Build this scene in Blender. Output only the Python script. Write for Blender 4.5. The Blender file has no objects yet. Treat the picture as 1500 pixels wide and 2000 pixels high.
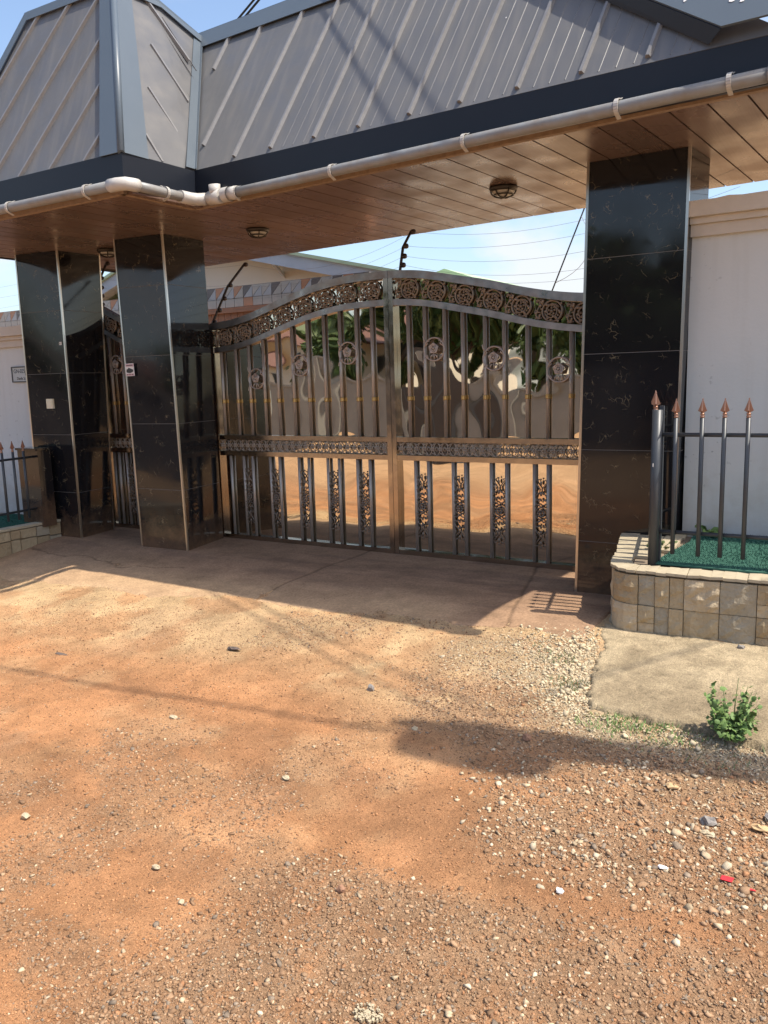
import bpy, math, random
import numpy as np
from mathutils import Vector, Matrix
random.seed(7)
RNG = np.random.default_rng(11)
S = bpy.context.scene
COL = S.collection

# ------------------------------------------------------------------ camera
cam_d = bpy.data.cameras.new('camera')
cam_d.sensor_fit = 'VERTICAL'
cam_d.sensor_height = 24.0
cam_d.lens = 1589.54 / 2000 * 24.0
cam_d.clip_start = 0.05
cam_d.clip_end = 3000
cam = bpy.data.objects.new('camera', cam_d)
COL.objects.link(cam)
YAW, PITCH, ROLL = .5465, .1603, -.0294
fw = Vector((-math.sin(YAW) * math.cos(PITCH), math.cos(YAW) * math.cos(PITCH), -math.sin(PITCH)))
r0 = Vector((math.cos(YAW), math.sin(YAW), 0))
u0 = r0.cross(fw)
cr = math.cos(ROLL) * r0 + math.sin(ROLL) * u0
cu = -math.sin(ROLL) * r0 + math.cos(ROLL) * u0
cam.matrix_world = Matrix(((cr.x, cu.x, -fw.x, 0), (cr.y, cu.y, -fw.y, 0), (cr.z, cu.z, -fw.z, 1.6), (0, 0, 0, 1)))
S.camera = cam

CLOUD_OFF = (2.3, .12, -.2)
# ------------------------------------------------------------------ sky, sun, exposure
SUN = Vector((.57, .04, 1.0)).normalized()
world = bpy.data.worlds.new('World')
S.world = world
world.use_nodes = True
wt = world.node_tree
wt.nodes.clear()
def wn(t, **k):
    n = wt.nodes.new(t)
    for a, b in k.items(): setattr(n, a, b)
    return n
w_out = wn('ShaderNodeOutputWorld'); w_bg = wn('ShaderNodeBackground')
w_sky = wn('ShaderNodeTexSky', sky_type='NISHITA', sun_disc=False)
w_sky.sun_elevation = math.asin(SUN.z)
w_sky.sun_rotation = math.atan2(SUN.x, SUN.y)
w_sky.air_density = 1.0; w_sky.dust_density = 2.2; w_sky.ozone_density = 1.3
w_bg.inputs['Strength'].default_value = 0.15
w_tc = wn('ShaderNodeTexCoord'); w_sep = wn('ShaderNodeSeparateXYZ')
w_add = wn('ShaderNodeMath', operation='ADD'); w_add.inputs[1].default_value = 0.12
w_max = wn('ShaderNodeMath', operation='MAXIMUM'); w_max.inputs[1].default_value = 0.03
w_dx = wn('ShaderNodeVectorMath', operation='DIVIDE'); w_cmb = wn('ShaderNodeCombineXYZ')
w_no = wn('ShaderNodeTexNoise'); w_no.inputs['Scale'].default_value = 1.0; w_no.inputs['Detail'].default_value = 9; w_no.inputs['Roughness'].default_value = .55
w_map = wn('ShaderNodeMapping'); w_map.inputs['Location'].default_value = CLOUD_OFF; w_map.inputs['Scale'].default_value = (3.2, 3.2, 6.5)
w_rmp = wn('ShaderNodeValToRGB')
w_rmp.color_ramp.elements[0].position = .54; w_rmp.color_ramp.elements[1].position = .65
w_mix = wn('ShaderNodeMixRGB'); w_mix.inputs['Color2'].default_value = (3.75, 3.8, 3.9, 1)
w_fac = wn('ShaderNodeMath', operation='MULTIPLY'); w_fac.inputs[1].default_value = .8
L = wt.links.new
L(w_tc.outputs['Generated'], w_sep.inputs[0]); L(w_sep.outputs['Z'], w_max.inputs[0]); L(w_max.outputs[0], w_add.inputs[0])
for i in range(3): L(w_add.outputs[0], w_cmb.inputs[i])
L(w_tc.outputs['Generated'], w_dx.inputs[0]); L(w_cmb.outputs[0], w_dx.inputs[1])
L(w_tc.outputs['Generated'], w_map.inputs[0]); L(w_map.outputs[0], w_no.inputs['Vector']); L(w_no.outputs['Fac'], w_rmp.inputs[0])
w_lo = wn('ShaderNodeMapRange'); w_lo.inputs['From Min'].default_value = .45; w_lo.inputs['From Max'].default_value = .20; w_m2 = wn('ShaderNodeMath', operation='MULTIPLY')
L(w_sep.outputs['Z'], w_lo.inputs[0]); L(w_rmp.outputs[0], w_m2.inputs[0]); L(w_lo.outputs[0], w_m2.inputs[1]); L(w_m2.outputs[0], w_fac.inputs[0]); L(w_fac.outputs[0], w_mix.inputs['Fac'])
L(w_sky.outputs[0], w_mix.inputs['Color1']); L(w_mix.outputs[0], w_bg.inputs[0]); L(w_bg.outputs[0], w_out.inputs[0])

sun_d = bpy.data.lights.new('sun', 'SUN')
sun_d.energy = 3.5
sun_d.angle = math.radians(.55)
sun_d.color = (1.0, .93, .82)
sun = bpy.data.objects.new('sun', sun_d)
COL.objects.link(sun)
sun.rotation_euler = SUN.to_track_quat('Z', 'Y').to_euler()
sun.location = (20, 5, 40)

S.view_settings.view_transform = 'Standard'
S.view_settings.look = 'None'
S.view_settings.exposure = 0.80
S.view_settings.gamma = 1
S.view_settings.use_curve_mapping = False
S.render.engine = 'CYCLES'
S.cycles.max_bounces = 8
S.cycles.glossy_bounces = 5
S.cycles.sample_clamp_indirect = 6

# ------------------------------------------------------------------ materials
def mat(name, color, rough=.6, metal=0.0, noise=None, bump=None, spec=.5, extra=None, coat=0.0):
    """noise=(scale, amount, colour2[, detail]); bump=(scale, strength, distance)"""
    m = bpy.data.materials.new(name); m.use_nodes = True
    nt = m.node_tree; b = nt.nodes['Principled BSDF']
    b.inputs['Base Color'].default_value = (*color, 1)
    b.inputs['Roughness'].default_value = rough
    b.inputs['Metallic'].default_value = metal
    b.inputs['Specular IOR Level'].default_value = spec
    b.inputs['Coat Weight'].default_value = coat
    tc = nt.nodes.new('ShaderNodeTexCoord')
    if noise:
        n = nt.nodes.new('ShaderNodeTexNoise'); n.inputs['Scale'].default_value = noise[0]
        n.inputs['Detail'].default_value = noise[3] if len(noise) > 3 else 6; n.inputs['Roughness'].default_value = .62
        r = nt.nodes.new('ShaderNodeValToRGB'); r.color_ramp.elements[0].position = .5 - .5 * noise[1]; r.color_ramp.elements[1].position = .5 + .5 * noise[1]
        r.color_ramp.elements[0].color = (*color, 1); r.color_ramp.elements[1].color = (*noise[2], 1)
        nt.links.new(tc.outputs['Object'], n.inputs['Vector']); nt.links.new(n.outputs['Fac'], r.inputs[0]); nt.links.new(r.outputs[0], b.inputs['Base Color'])
    if bump:
        n2 = nt.nodes.new('ShaderNodeTexNoise'); n2.inputs['Scale'].default_value = bump[0]; n2.inputs['Detail'].default_value = 6
        bp = nt.nodes.new('ShaderNodeBump'); bp.inputs['Strength'].default_value = bump[1]; bp.inputs['Distance'].default_value = bump[2]
        nt.links.new(tc.outputs['Object'], n2.inputs['Vector']); nt.links.new(n2.outputs['Fac'], bp.inputs['Height']); nt.links.new(bp.outputs[0], b.inputs['Normal'])
    if extra: extra(nt, b, tc)
    return m

def foot_dust(h, amt, col=(.30, .17, .09)):
    """red road dust splashed on the foot of an upright surface"""
    def f(nt, b, tc):
        k = nt.links.new; src = b.inputs['Base Color'].links[0].from_socket
        sp = nt.nodes.new('ShaderNodeSeparateXYZ'); no = nt.nodes.new('ShaderNodeTexNoise'); no.inputs['Scale'].default_value = 7; no.inputs['Detail'].default_value = 8; no.inputs['Roughness'].default_value = .7
        ad = nt.nodes.new('ShaderNodeMath'); ad.operation = 'MULTIPLY_ADD'; ad.inputs[1].default_value = h * 2.2; ad.inputs[2].default_value = -h * 1.1
        sm = nt.nodes.new('ShaderNodeMath'); sm.operation = 'ADD'
        mr = nt.nodes.new('ShaderNodeMapRange'); mr.inputs['From Min'].default_value = h; mr.inputs['From Max'].default_value = 0; mr.inputs['To Max'].default_value = amt
        mx = nt.nodes.new('ShaderNodeMixRGB'); mx.inputs['Color2'].default_value = (*col, 1)
        k(tc.outputs['Object'], sp.inputs[0]); k(tc.outputs['Object'], no.inputs['Vector']); k(no.outputs['Fac'], ad.inputs[0]); k(sp.outputs['Z'], sm.inputs[0]); k(ad.outputs[0], sm.inputs[1])
        k(sm.outputs[0], mr.inputs[0]); k(mr.outputs[0], mx.inputs[0]); k(src, mx.inputs[1]); k(mx.outputs[0], b.inputs['Base Color'])
    return f

def rough_noise(scale, lo, hi):
    def f(nt, b, tc):
        n = nt.nodes.new('ShaderNodeTexNoise'); n.inputs['Scale'].default_value = scale; n.inputs['Detail'].default_value = 5
        mr = nt.nodes.new('ShaderNodeMapRange'); mr.inputs['From Min'].default_value = .3; mr.inputs['From Max'].default_value = .7
        mr.inputs['To Min'].default_value = lo; mr.inputs['To Max'].default_value = hi
        nt.links.new(tc.outputs['Object'], n.inputs['Vector']); nt.links.new(n.outputs['Fac'], mr.inputs[0]); nt.links.new(mr.outputs[0], b.inputs['Roughness'])
    return f

def veins(nt, b, tc):
    """short gold and grey veins in black granite"""
    mp = nt.nodes.new('ShaderNodeMapping'); mp.inputs['Scale'].default_value = (1, 1, 1)
    wob = nt.nodes.new('ShaderNodeTexNoise'); wob.inputs['Scale'].default_value = 9; wob.inputs['Detail'].default_value = 4
    mixv = nt.nodes.new('ShaderNodeMixRGB'); mixv.inputs[0].default_value = .16
    vo = nt.nodes.new('ShaderNodeTexVoronoi'); vo.feature = 'DISTANCE_TO_EDGE'; vo.inputs['Scale'].default_value = 15
    lt = nt.nodes.new('ShaderNodeMapRange'); lt.inputs['From Min'].default_value = .010; lt.inputs['From Max'].default_value = .03; lt.inputs['To Min'].default_value = 1; lt.inputs['To Max'].default_value = 0
    pat = nt.nodes.new('ShaderNodeTexNoise'); pat.inputs['Scale'].default_value = 11; pat.inputs['Detail'].default_value = 7
    pr = nt.nodes.new('ShaderNodeMapRange'); pr.inputs['From Min'].default_value = .56; pr.inputs['From Max'].default_value = .66
    mu = nt.nodes.new('ShaderNodeMath'); mu.operation = 'MULTIPLY'
    rp = nt.nodes.new('ShaderNodeMixRGB'); rp.inputs['Color1'].default_value = (.012, .012, .014, 1); rp.inputs['Color2'].default_value = (.17, .14, .09, 1)
    k = nt.links.new
    k(tc.outputs['Object'], mp.inputs[0]); k(mp.outputs[0], wob.inputs['Vector']); k(mp.outputs[0], mixv.inputs[1]); k(wob.outputs['Color'], mixv.inputs[2])
    k(mixv.outputs[0], vo.inputs['Vector']); k(vo.outputs['Distance'], lt.inputs[0]); k(mp.outputs[0], pat.inputs['Vector']); k(pat.outputs['Fac'], pr.inputs[0])
    k(lt.outputs[0], mu.inputs[0]); k(pr.outputs[0], mu.inputs[1]); k(mu.outputs[0], rp.inputs[0]); k(rp.outputs[0], b.inputs['Base Color'])

def woodgrain(nt, b, tc):
    mp = nt.nodes.new('ShaderNodeMapping'); mp.inputs['Scale'].default_value = (26, 1.0, 1)
    no = nt.nodes.new('ShaderNodeTexNoise'); no.inputs['Scale'].default_value = 3.2; no.inputs['Detail'].default_value = 8; no.inputs['Distortion'].default_value = .25
    rp = nt.nodes.new('ShaderNodeValToRGB'); rp.color_ramp.elements[0].position = .32; rp.color_ramp.elements[1].position = .72
    rp.color_ramp.elements[0].color = (.138, .088, .070, 1); rp.color_ramp.elements[1].color = (.185, .124, .100, 1)
    oi = nt.nodes.new('ShaderNodeObjectInfo'); hv = nt.nodes.new('ShaderNodeHueSaturation')
    mr = nt.nodes.new('ShaderNodeMapRange'); mr.inputs['To Min'].default_value = .82; mr.inputs['To Max'].default_value = 1.15
    n2 = nt.nodes.new('ShaderNodeTexNoise'); n2.inputs['Scale'].default_value = 2.4; n2.inputs['Detail'].default_value = 4
    r2 = nt.nodes.new('ShaderNodeMapRange'); r2.inputs['From Min'].default_value = .35; r2.inputs['From Max'].default_value = .65; r2.inputs['To Min'].default_value = .20; r2.inputs['To Max'].default_value = .44
    k = nt.links.new
    k(tc.outputs['Object'], mp.inputs[0]); k(mp.outputs[0], no.inputs['Vector']); k(no.outputs['Fac'], rp.inputs[0])
    k(oi.outputs['Random'], mr.inputs[0]); k(mr.outputs[0], hv.inputs['Value']); k(rp.outputs[0], hv.inputs['Color']); k(hv.outputs[0], b.inputs['Base Color'])
    k(tc.outputs['Object'], n2.inputs['Vector']); k(n2.outputs['Fac'], r2.inputs[0]); k(r2.outputs[0], b.inputs['Roughness'])

def wall_dirt(nt, b, tc):
    """rain streaks below the coping, mould specks and dust low down"""
    k = nt.links.new; src = b.inputs['Base Color'].links[0].from_socket
    mp = nt.nodes.new('ShaderNodeMapping'); mp.inputs['Scale'].default_value = (9, 9, .5)
    n1 = nt.nodes.new('ShaderNodeTexNoise'); n1.inputs['Scale'].default_value = 1.4; n1.inputs['Detail'].default_value = 6
    r1 = nt.nodes.new('ShaderNodeMapRange'); r1.inputs['From Min'].default_value = .5; r1.inputs['From Max'].default_value = .8; r1.inputs['To Max'].default_value = .22
    m1 = nt.nodes.new('ShaderNodeMixRGB'); m1.inputs['Color2'].default_value = (.36, .33, .28, 1)
    n2 = nt.nodes.new('ShaderNodeTexNoise'); n2.inputs['Scale'].default_value = 26; n2.inputs['Detail'].default_value = 4
    n3 = nt.nodes.new('ShaderNodeTexNoise'); n3.inputs['Scale'].default_value = 2.2
    r2 = nt.nodes.new('ShaderNodeMapRange'); r2.inputs['From Min'].default_value = .66; r2.inputs['From Max'].default_value = .72
    r3 = nt.nodes.new('ShaderNodeMapRange'); r3.inputs['From Min'].default_value = .45; r3.inputs['From Max'].default_value = .6; r3.inputs['To Max'].default_value = .6
    mu = nt.nodes.new('ShaderNodeMath'); mu.operation = 'MULTIPLY'
    m2 = nt.nodes.new('ShaderNodeMixRGB'); m2.inputs['Color2'].default_value = (.20, .20, .19, 1)
    k(tc.outputs['Object'], mp.inputs[0]); k(mp.outputs[0], n1.inputs['Vector']); k(n1.outputs['Fac'], r1.inputs[0]); k(r1.outputs[0], m1.inputs[0]); k(src, m1.inputs[1])
    k(tc.outputs['Object'], n2.inputs['Vector']); k(tc.outputs['Object'], n3.inputs['Vector']); k(n2.outputs['Fac'], r2.inputs[0]); k(n3.outputs['Fac'], r3.inputs[0])
    k(r2.outputs[0], mu.inputs[0]); k(r3.outputs[0], mu.inputs[1]); k(mu.outputs[0], m2.inputs[0]); k(m1.outputs[0], m2.inputs[1]); k(m2.outputs[0], b.inputs['Base Color'])

def attr_col(fine=140, lo=.72, hi=1.3, attr='col', bumps=(), mid=None):
    def f(nt, b, tc):
        at = nt.nodes.new('ShaderNodeAttribute'); at.attribute_name = attr
        no = nt.nodes.new('ShaderNodeTexNoise'); no.inputs['Scale'].default_value = fine; no.inputs['Detail'].default_value = 5; no.inputs['Roughness'].default_value = .7
        mr = nt.nodes.new('ShaderNodeMapRange'); mr.inputs['From Min'].default_value = .3; mr.inputs['From Max'].default_value = .7; mr.inputs['To Min'].default_value = lo; mr.inputs['To Max'].default_value = hi
        vm = nt.nodes.new('ShaderNodeVectorMath'); vm.operation = 'SCALE'
        k = nt.links.new
        k(tc.outputs['Object'], no.inputs['Vector']); k(no.outputs['Fac'], mr.inputs[0]); k(at.outputs['Color'], vm.inputs[0]); k(mr.outputs[0], vm.inputs['Scale']); k(vm.outputs[0], b.inputs['Base Color'])
        if mid:
            n5 = nt.nodes.new('ShaderNodeTexNoise'); n5.inputs['Scale'].default_value = mid[0]; n5.inputs['Detail'].default_value = 10; n5.inputs['Roughness'].default_value = .72
            m5 = nt.nodes.new('ShaderNodeMapRange'); m5.inputs['From Min'].default_value = .3; m5.inputs['From Max'].default_value = .7; m5.inputs['To Min'].default_value = mid[1]; m5.inputs['To Max'].default_value = mid[2]
            v5 = nt.nodes.new('ShaderNodeVectorMath'); v5.operation = 'SCALE'
            k(tc.outputs['Object'], n5.inputs['Vector']); k(n5.outputs['Fac'], m5.inputs[0]); k(vm.outputs[0], v5.inputs[0]); k(m5.outputs[0], v5.inputs['Scale']); k(v5.outputs[0], b.inputs['Base Color'])
        prev = None
        for sc, st, di in bumps:
            n2 = nt.nodes.new('ShaderNodeTexNoise'); n2.inputs['Scale'].default_value = sc; n2.inputs['Detail'].default_value = 6; n2.inputs['Roughness'].default_value = .65
            bp = nt.nodes.new('ShaderNodeBump'); bp.inputs['Strength'].default_value = st; bp.inputs['Distance'].default_value = di
            k(tc.outputs['Object'], n2.inputs['Vector']); k(n2.outputs['Fac'], bp.inputs['Height'])
            if prev: k(prev.outputs[0], bp.inputs['Normal'])
            prev = bp
        if prev: k(prev.outputs[0], b.inputs['Normal'])
    return f

def sheet_fade(nt, b, tc):
    k = nt.links.new; src = b.inputs['Base Color'].links[0].from_socket
    mp = nt.nodes.new('ShaderNodeMapping'); mp.inputs['Scale'].default_value = (11, 2, 1.1)
    n1 = nt.nodes.new('ShaderNodeTexNoise'); n1.inputs['Scale'].default_value = 1.5; n1.inputs['Detail'].default_value = 7
    r1 = nt.nodes.new('ShaderNodeMapRange'); r1.inputs['From Min'].default_value = .48; r1.inputs['From Max'].default_value = .75; r1.inputs['To Max'].default_value = .5
    m1 = nt.nodes.new('ShaderNodeMixRGB'); m1.inputs['Color2'].default_value = (.20, .185, .165, 1)
    n2 = nt.nodes.new('ShaderNodeTexNoise'); n2.inputs['Scale'].default_value = 6; n2.inputs['Detail'].default_value = 5
    r2 = nt.nodes.new('ShaderNodeMapRange'); r2.inputs['From Min'].default_value = .35; r2.inputs['From Max'].default_value = .7; r2.inputs['To Min'].default_value = .3; r2.inputs['To Max'].default_value = .6
    n3 = nt.nodes.new('ShaderNodeTexNoise'); n3.inputs['Scale'].default_value = 2.3
    bp = nt.nodes.new('ShaderNodeBump'); bp.inputs['Strength'].default_value = .25; bp.inputs['Distance'].default_value = .02
    k(tc.outputs['Object'], mp.inputs[0]); k(mp.outputs[0], n1.inputs['Vector']); k(n1.outputs['Fac'], r1.inputs[0]); k(r1.outputs[0], m1.inputs[0]); k(src, m1.inputs[1]); k(m1.outputs[0], b.inputs['Base Color'])
    k(tc.outputs['Object'], n2.inputs['Vector']); k(n2.outputs['Fac'], r2.inputs[0]); k(r2.outputs[0], b.inputs['Roughness'])
    k(tc.outputs['Object'], n3.inputs['Vector']); k(n3.outputs['Fac'], bp.inputs['Height']); k(bp.outputs[0], b.inputs['Normal'])

def obj_random(lo, hi, sat=1.0):
    """vary value per object"""
    def f(nt, b, tc):
        oi = nt.nodes.new('ShaderNodeObjectInfo'); hv = nt.nodes.new('ShaderNodeHueSaturation'); hv.inputs['Saturation'].default_value = sat
        mr = nt.nodes.new('ShaderNodeMapRange'); mr.inputs['To Min'].default_value = lo; mr.inputs['To Max'].default_value = hi
        src = b.inputs['Base Color'].links
        k = nt.links.new
        if src: k(src[0].from_socket, hv.inputs['Color'])
        else: hv.inputs['Color'].default_value = b.inputs['Base Color'].default_value
        k(oi.outputs['Random'], mr.inputs[0]); k(mr.outputs[0], hv.inputs['Value']); k(hv.outputs[0], b.inputs['Base Color'])
    return f

M = dict(
    ground=mat('laterite_ground', (.4, .2, .09), .95, spec=.15, extra=attr_col(170, .62, 1.38, mid=(2.2, .66, 1.32), bumps=((38, .7, .03), (150, .8, .010), (420, .6, .003)))),
    drive=mat('dusty_concrete', (.33, .19, .11), .9, spec=.2, extra=attr_col(60, .72, 1.26, mid=(3.5, .74, 1.24), bumps=((30, .25, .01), (200, .35, .003)))),
    slabc=mat('pitted_concrete', (.4, .3, .2), .92, spec=.2, extra=attr_col(130, .55, 1.4, mid=(9, .7, 1.3), bumps=((45, .6, .02), (180, .8, .006)))),
    stone_bits=mat('gravel_stone', (.3, .2, .12), .85, spec=.25, extra=attr_col(260, .75, 1.25)),
    slab=mat('weathered_concrete', (.40, .30, .19), .92, noise=(7, .55, (.56, .44, .28)), bump=(70, .5, .01), spec=.2),
    granite=mat('black_granite', (.012, .012, .014), .055, spec=.5, extra=lambda nt, b, tc: (veins(nt, b, tc), rough_noise(4, .03, .13)(nt, b, tc), foot_dust(.30, .42)(nt, b, tc))),
    grout=mat('tile_joint', (.15, .14, .13), .8),
    core=mat('column_core', (.03, .03, .03), .8),
    steel=mat('steel_trim', (.62, .58, .52), .28, 1.0),
    roof=mat('roof_sheet', (.116, .116, .119), .42, noise=(3, .6, (.14, .138, .138)), spec=.4, extra=sheet_fade),
    rib=mat('roof_seam', (.22, .215, .21), .34, spec=.6, noise=(20, .5, (.17, .165, .165))),
    cap=mat('blue_grey_flashing', (.082, .105, .128), .4, noise=(2.2, .7, (.10, .123, .145)), spec=.5),
    fascia=mat('dark_fascia', (.010, .013, .020), .42, noise=(2, .8, (.015, .018, .026)), spec=.3),
    batten=mat('dusty_batten', (.20, .13, .085), .9, noise=(24, .6, (.38, .27, .18)), bump=(60, .5, .005)),
    pvc=mat('grey_pvc', (.25, .265, .27), .45, noise=(9, .5, (.21, .18, .15)), spec=.5),
    pvcw=mat('cream_pvc', (.52, .50, .465), .42, noise=(9, .6, (.42, .385, .34))),
    plank=mat('wood_effect_plank', (.3, .16, .09), .25, spec=.36, extra=woodgrain),
    backing=mat('soffit_backing', (.04, .022, .014), .9),
    bronze=mat('bronze_steel', (.46, .405, .35), .2, 1.0, noise=(14, .7, (.37, .325, .28)), extra=rough_noise(9, .10, .26)),
    bartube=mat('bronze_tube', (.50, .435, .37), .38, .45, noise=(14, .7, (.40, .345, .29)), extra=rough_noise(9, .30, .44)),
    castlight=mat('cast_flower', (.42, .355, .31), .38, .55, noise=(50, .6, (.50, .43, .38))),
    lattice=mat('cast_lattice', (.40, .33, .26), .36, .5, noise=(50, .6, (.50, .42, .34))),
    bronze_old=mat('weathered_bronze_steel', (.46, .44, .42), .36, 1.0, noise=(11, .6, (.24, .22, .21)), extra=rough_noise(12, .26, .48)),
    cast=mat('cast_scrollwork', (.165, .125, .095), .38, .5, noise=(60, .6, (.34, .275, .215))),
    brass=mat('brass_collar', (.55, .38, .16), .3, 1.0),
    mirror=mat('mirror_sheet', (.71, .66, .57), .03, 1.0, extra=rough_noise(3, .010, .035)),
    wall=mat('white_wall_paint', (.54, .545, .525), .85, noise=(2.6, .8, (.61, .61, .59)), bump=(45, .22, .006), spec=.2, extra=lambda nt, b, tc: (wall_dirt(nt, b, tc), foot_dust(.85, .45, (.36, .28, .20))(nt, b, tc))),
    coping=mat('coping_plaster', (.50, .44, .375), .9, noise=(8, .8, (.60, .54, .47)), bump=(60, .35, .006), spec=.2),
    stone=mat('cut_sandstone', (.33, .26, .17), .85, noise=(14, .8, (.43, .36, .26)), bump=(26, .8, .03), spec=.25, extra=obj_random(.7, 1.2)),
    mortar=mat('stone_mortar', (.22, .17, .12), .95),
    capstone=mat('pale_cap_tile', (.36, .30, .20), .9, noise=(16, .8, (.50, .42, .29)), bump=(40, .3, .006)),
    turf=mat('green_turf_mat', (.035, .105, .078), .95, noise=(60, .6, (.055, .14, .105)), spec=.2),
    iron=mat('grey_painted_iron', (.042, .047, .053), .42, noise=(15, .5, (.055, .06, .065))),
    copper=mat('copper_spear', (.42, .22, .14), .42, .65, noise=(40, .6, (.34, .2, .14))),
    darkmetal=mat('dark_rusty_rod', (.055, .045, .04), .55, .3),
    insul=mat('insulator', (.035, .022, .018), .4),
    wire=mat('thin_wire', (.30, .29, .28), .5, .4),
    cable=mat('black_cable', (.012, .012, .013), .6),
    glass=mat('lamp_glass', (.42, .40, .36), .15, spec=.6),
    lampmetal=mat('lamp_dark_metal', (.03, .024, .02), .4, .3),
    cream=mat('cream_house_wall', (.70, .64, .52), .9, noise=(1.2, .8, (.77, .71, .59)), bump=(20, .1, .01)),
    barge=mat('grey_bargeboard', (.36, .39, .42), .7, noise=(4, .7, (.46, .49, .51))),
    greenroof=mat('pale_green_roofing', (.36, .46, .27), .5, noise=(5, .6, (.44, .53, .34))),
    brownwall=mat('brown_panel', (.30, .14, .075), .7, noise=(9, .7, (.38, .2, .12))),
    t_grey=mat('mosaic_grey', (.30, .31, .32), .35, noise=(9, .7, (.42, .42, .41))),
    t_dark=mat('mosaic_dark', (.10, .085, .08), .35, noise=(9, .7, (.16, .14, .125))),
    t_rust=mat('mosaic_rust', (.36, .16, .08), .35, noise=(9, .7, (.42, .23, .13))),
    t_pale=mat('mosaic_pale', (.45, .40, .34), .35, noise=(12, .9, (.30, .30, .27))),
    paper=mat('white_paper', (.72, .70, .68), .7),
    pink=mat('pink_print', (.55, .36, .38), .7),
    ink=mat('dark_print', (.03, .035, .035), .6),
    plate=mat('grey_plate', (.40, .42, .41), .45, noise=(20, .5, (.46, .48, .47))),
    cream_plastic=mat('cream_plastic', (.72, .65, .48), .4),
    leaf=mat('green_leaf', (.10, .175, .045), .6, noise=(18, .8, (.17, .26, .075)), spec=.35),
    leaf_dry=mat('dry_weed_leaf', (.16, .17, .07), .7, noise=(18, .8, (.10, .15, .05))),
    tree=mat('tree_leaf', (.04, .07, .022), .5, noise=(2, .8, (.10, .15, .04)), spec=.4),
    bark=mat('tree_bark', (.10, .07, .05), .9, bump=(12, .6, .03)),
    blockwall=mat('grey_block_wall', (.17, .165, .15), .9, noise=(.9, .8, (.26, .25, .23)), bump=(9, .4, .02)),
    redroof=mat('rust_roof', (.16, .075, .05), .8, noise=(1.2, .7, (.2, .10, .07))),
    polewood=mat('pole_wood', (.13, .09, .06), .85, noise=(9, .7, (.19, .14, .10))),
    red=mat('red_plastic', (.62, .04, .05), .4),
    rock=mat('pale_rock', (.40, .32, .20), .85, noise=(40, .8, (.52, .44, .30)), bump=(60, .5, .01)),
    darkrock=mat('dark_rock', (.10, .075, .06), .8, noise=(40, .8, (.16, .12, .10)), bump=(60, .5, .01)),
    redrock=mat('reddish_rock', (.27, .13, .075), .85, noise=(40, .8, (.35, .2, .12)), bump=(60, .5, .01)),
    greyrock=mat('grey_rock', (.20, .185, .17), .8, noise=(40, .8, (.30, .27, .24)), bump=(60, .5, .01)),
    tan=mat('tan_cardboard', (.44, .28, .14), .8, noise=(30, .6, (.6, .42, .22))),
)

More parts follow.
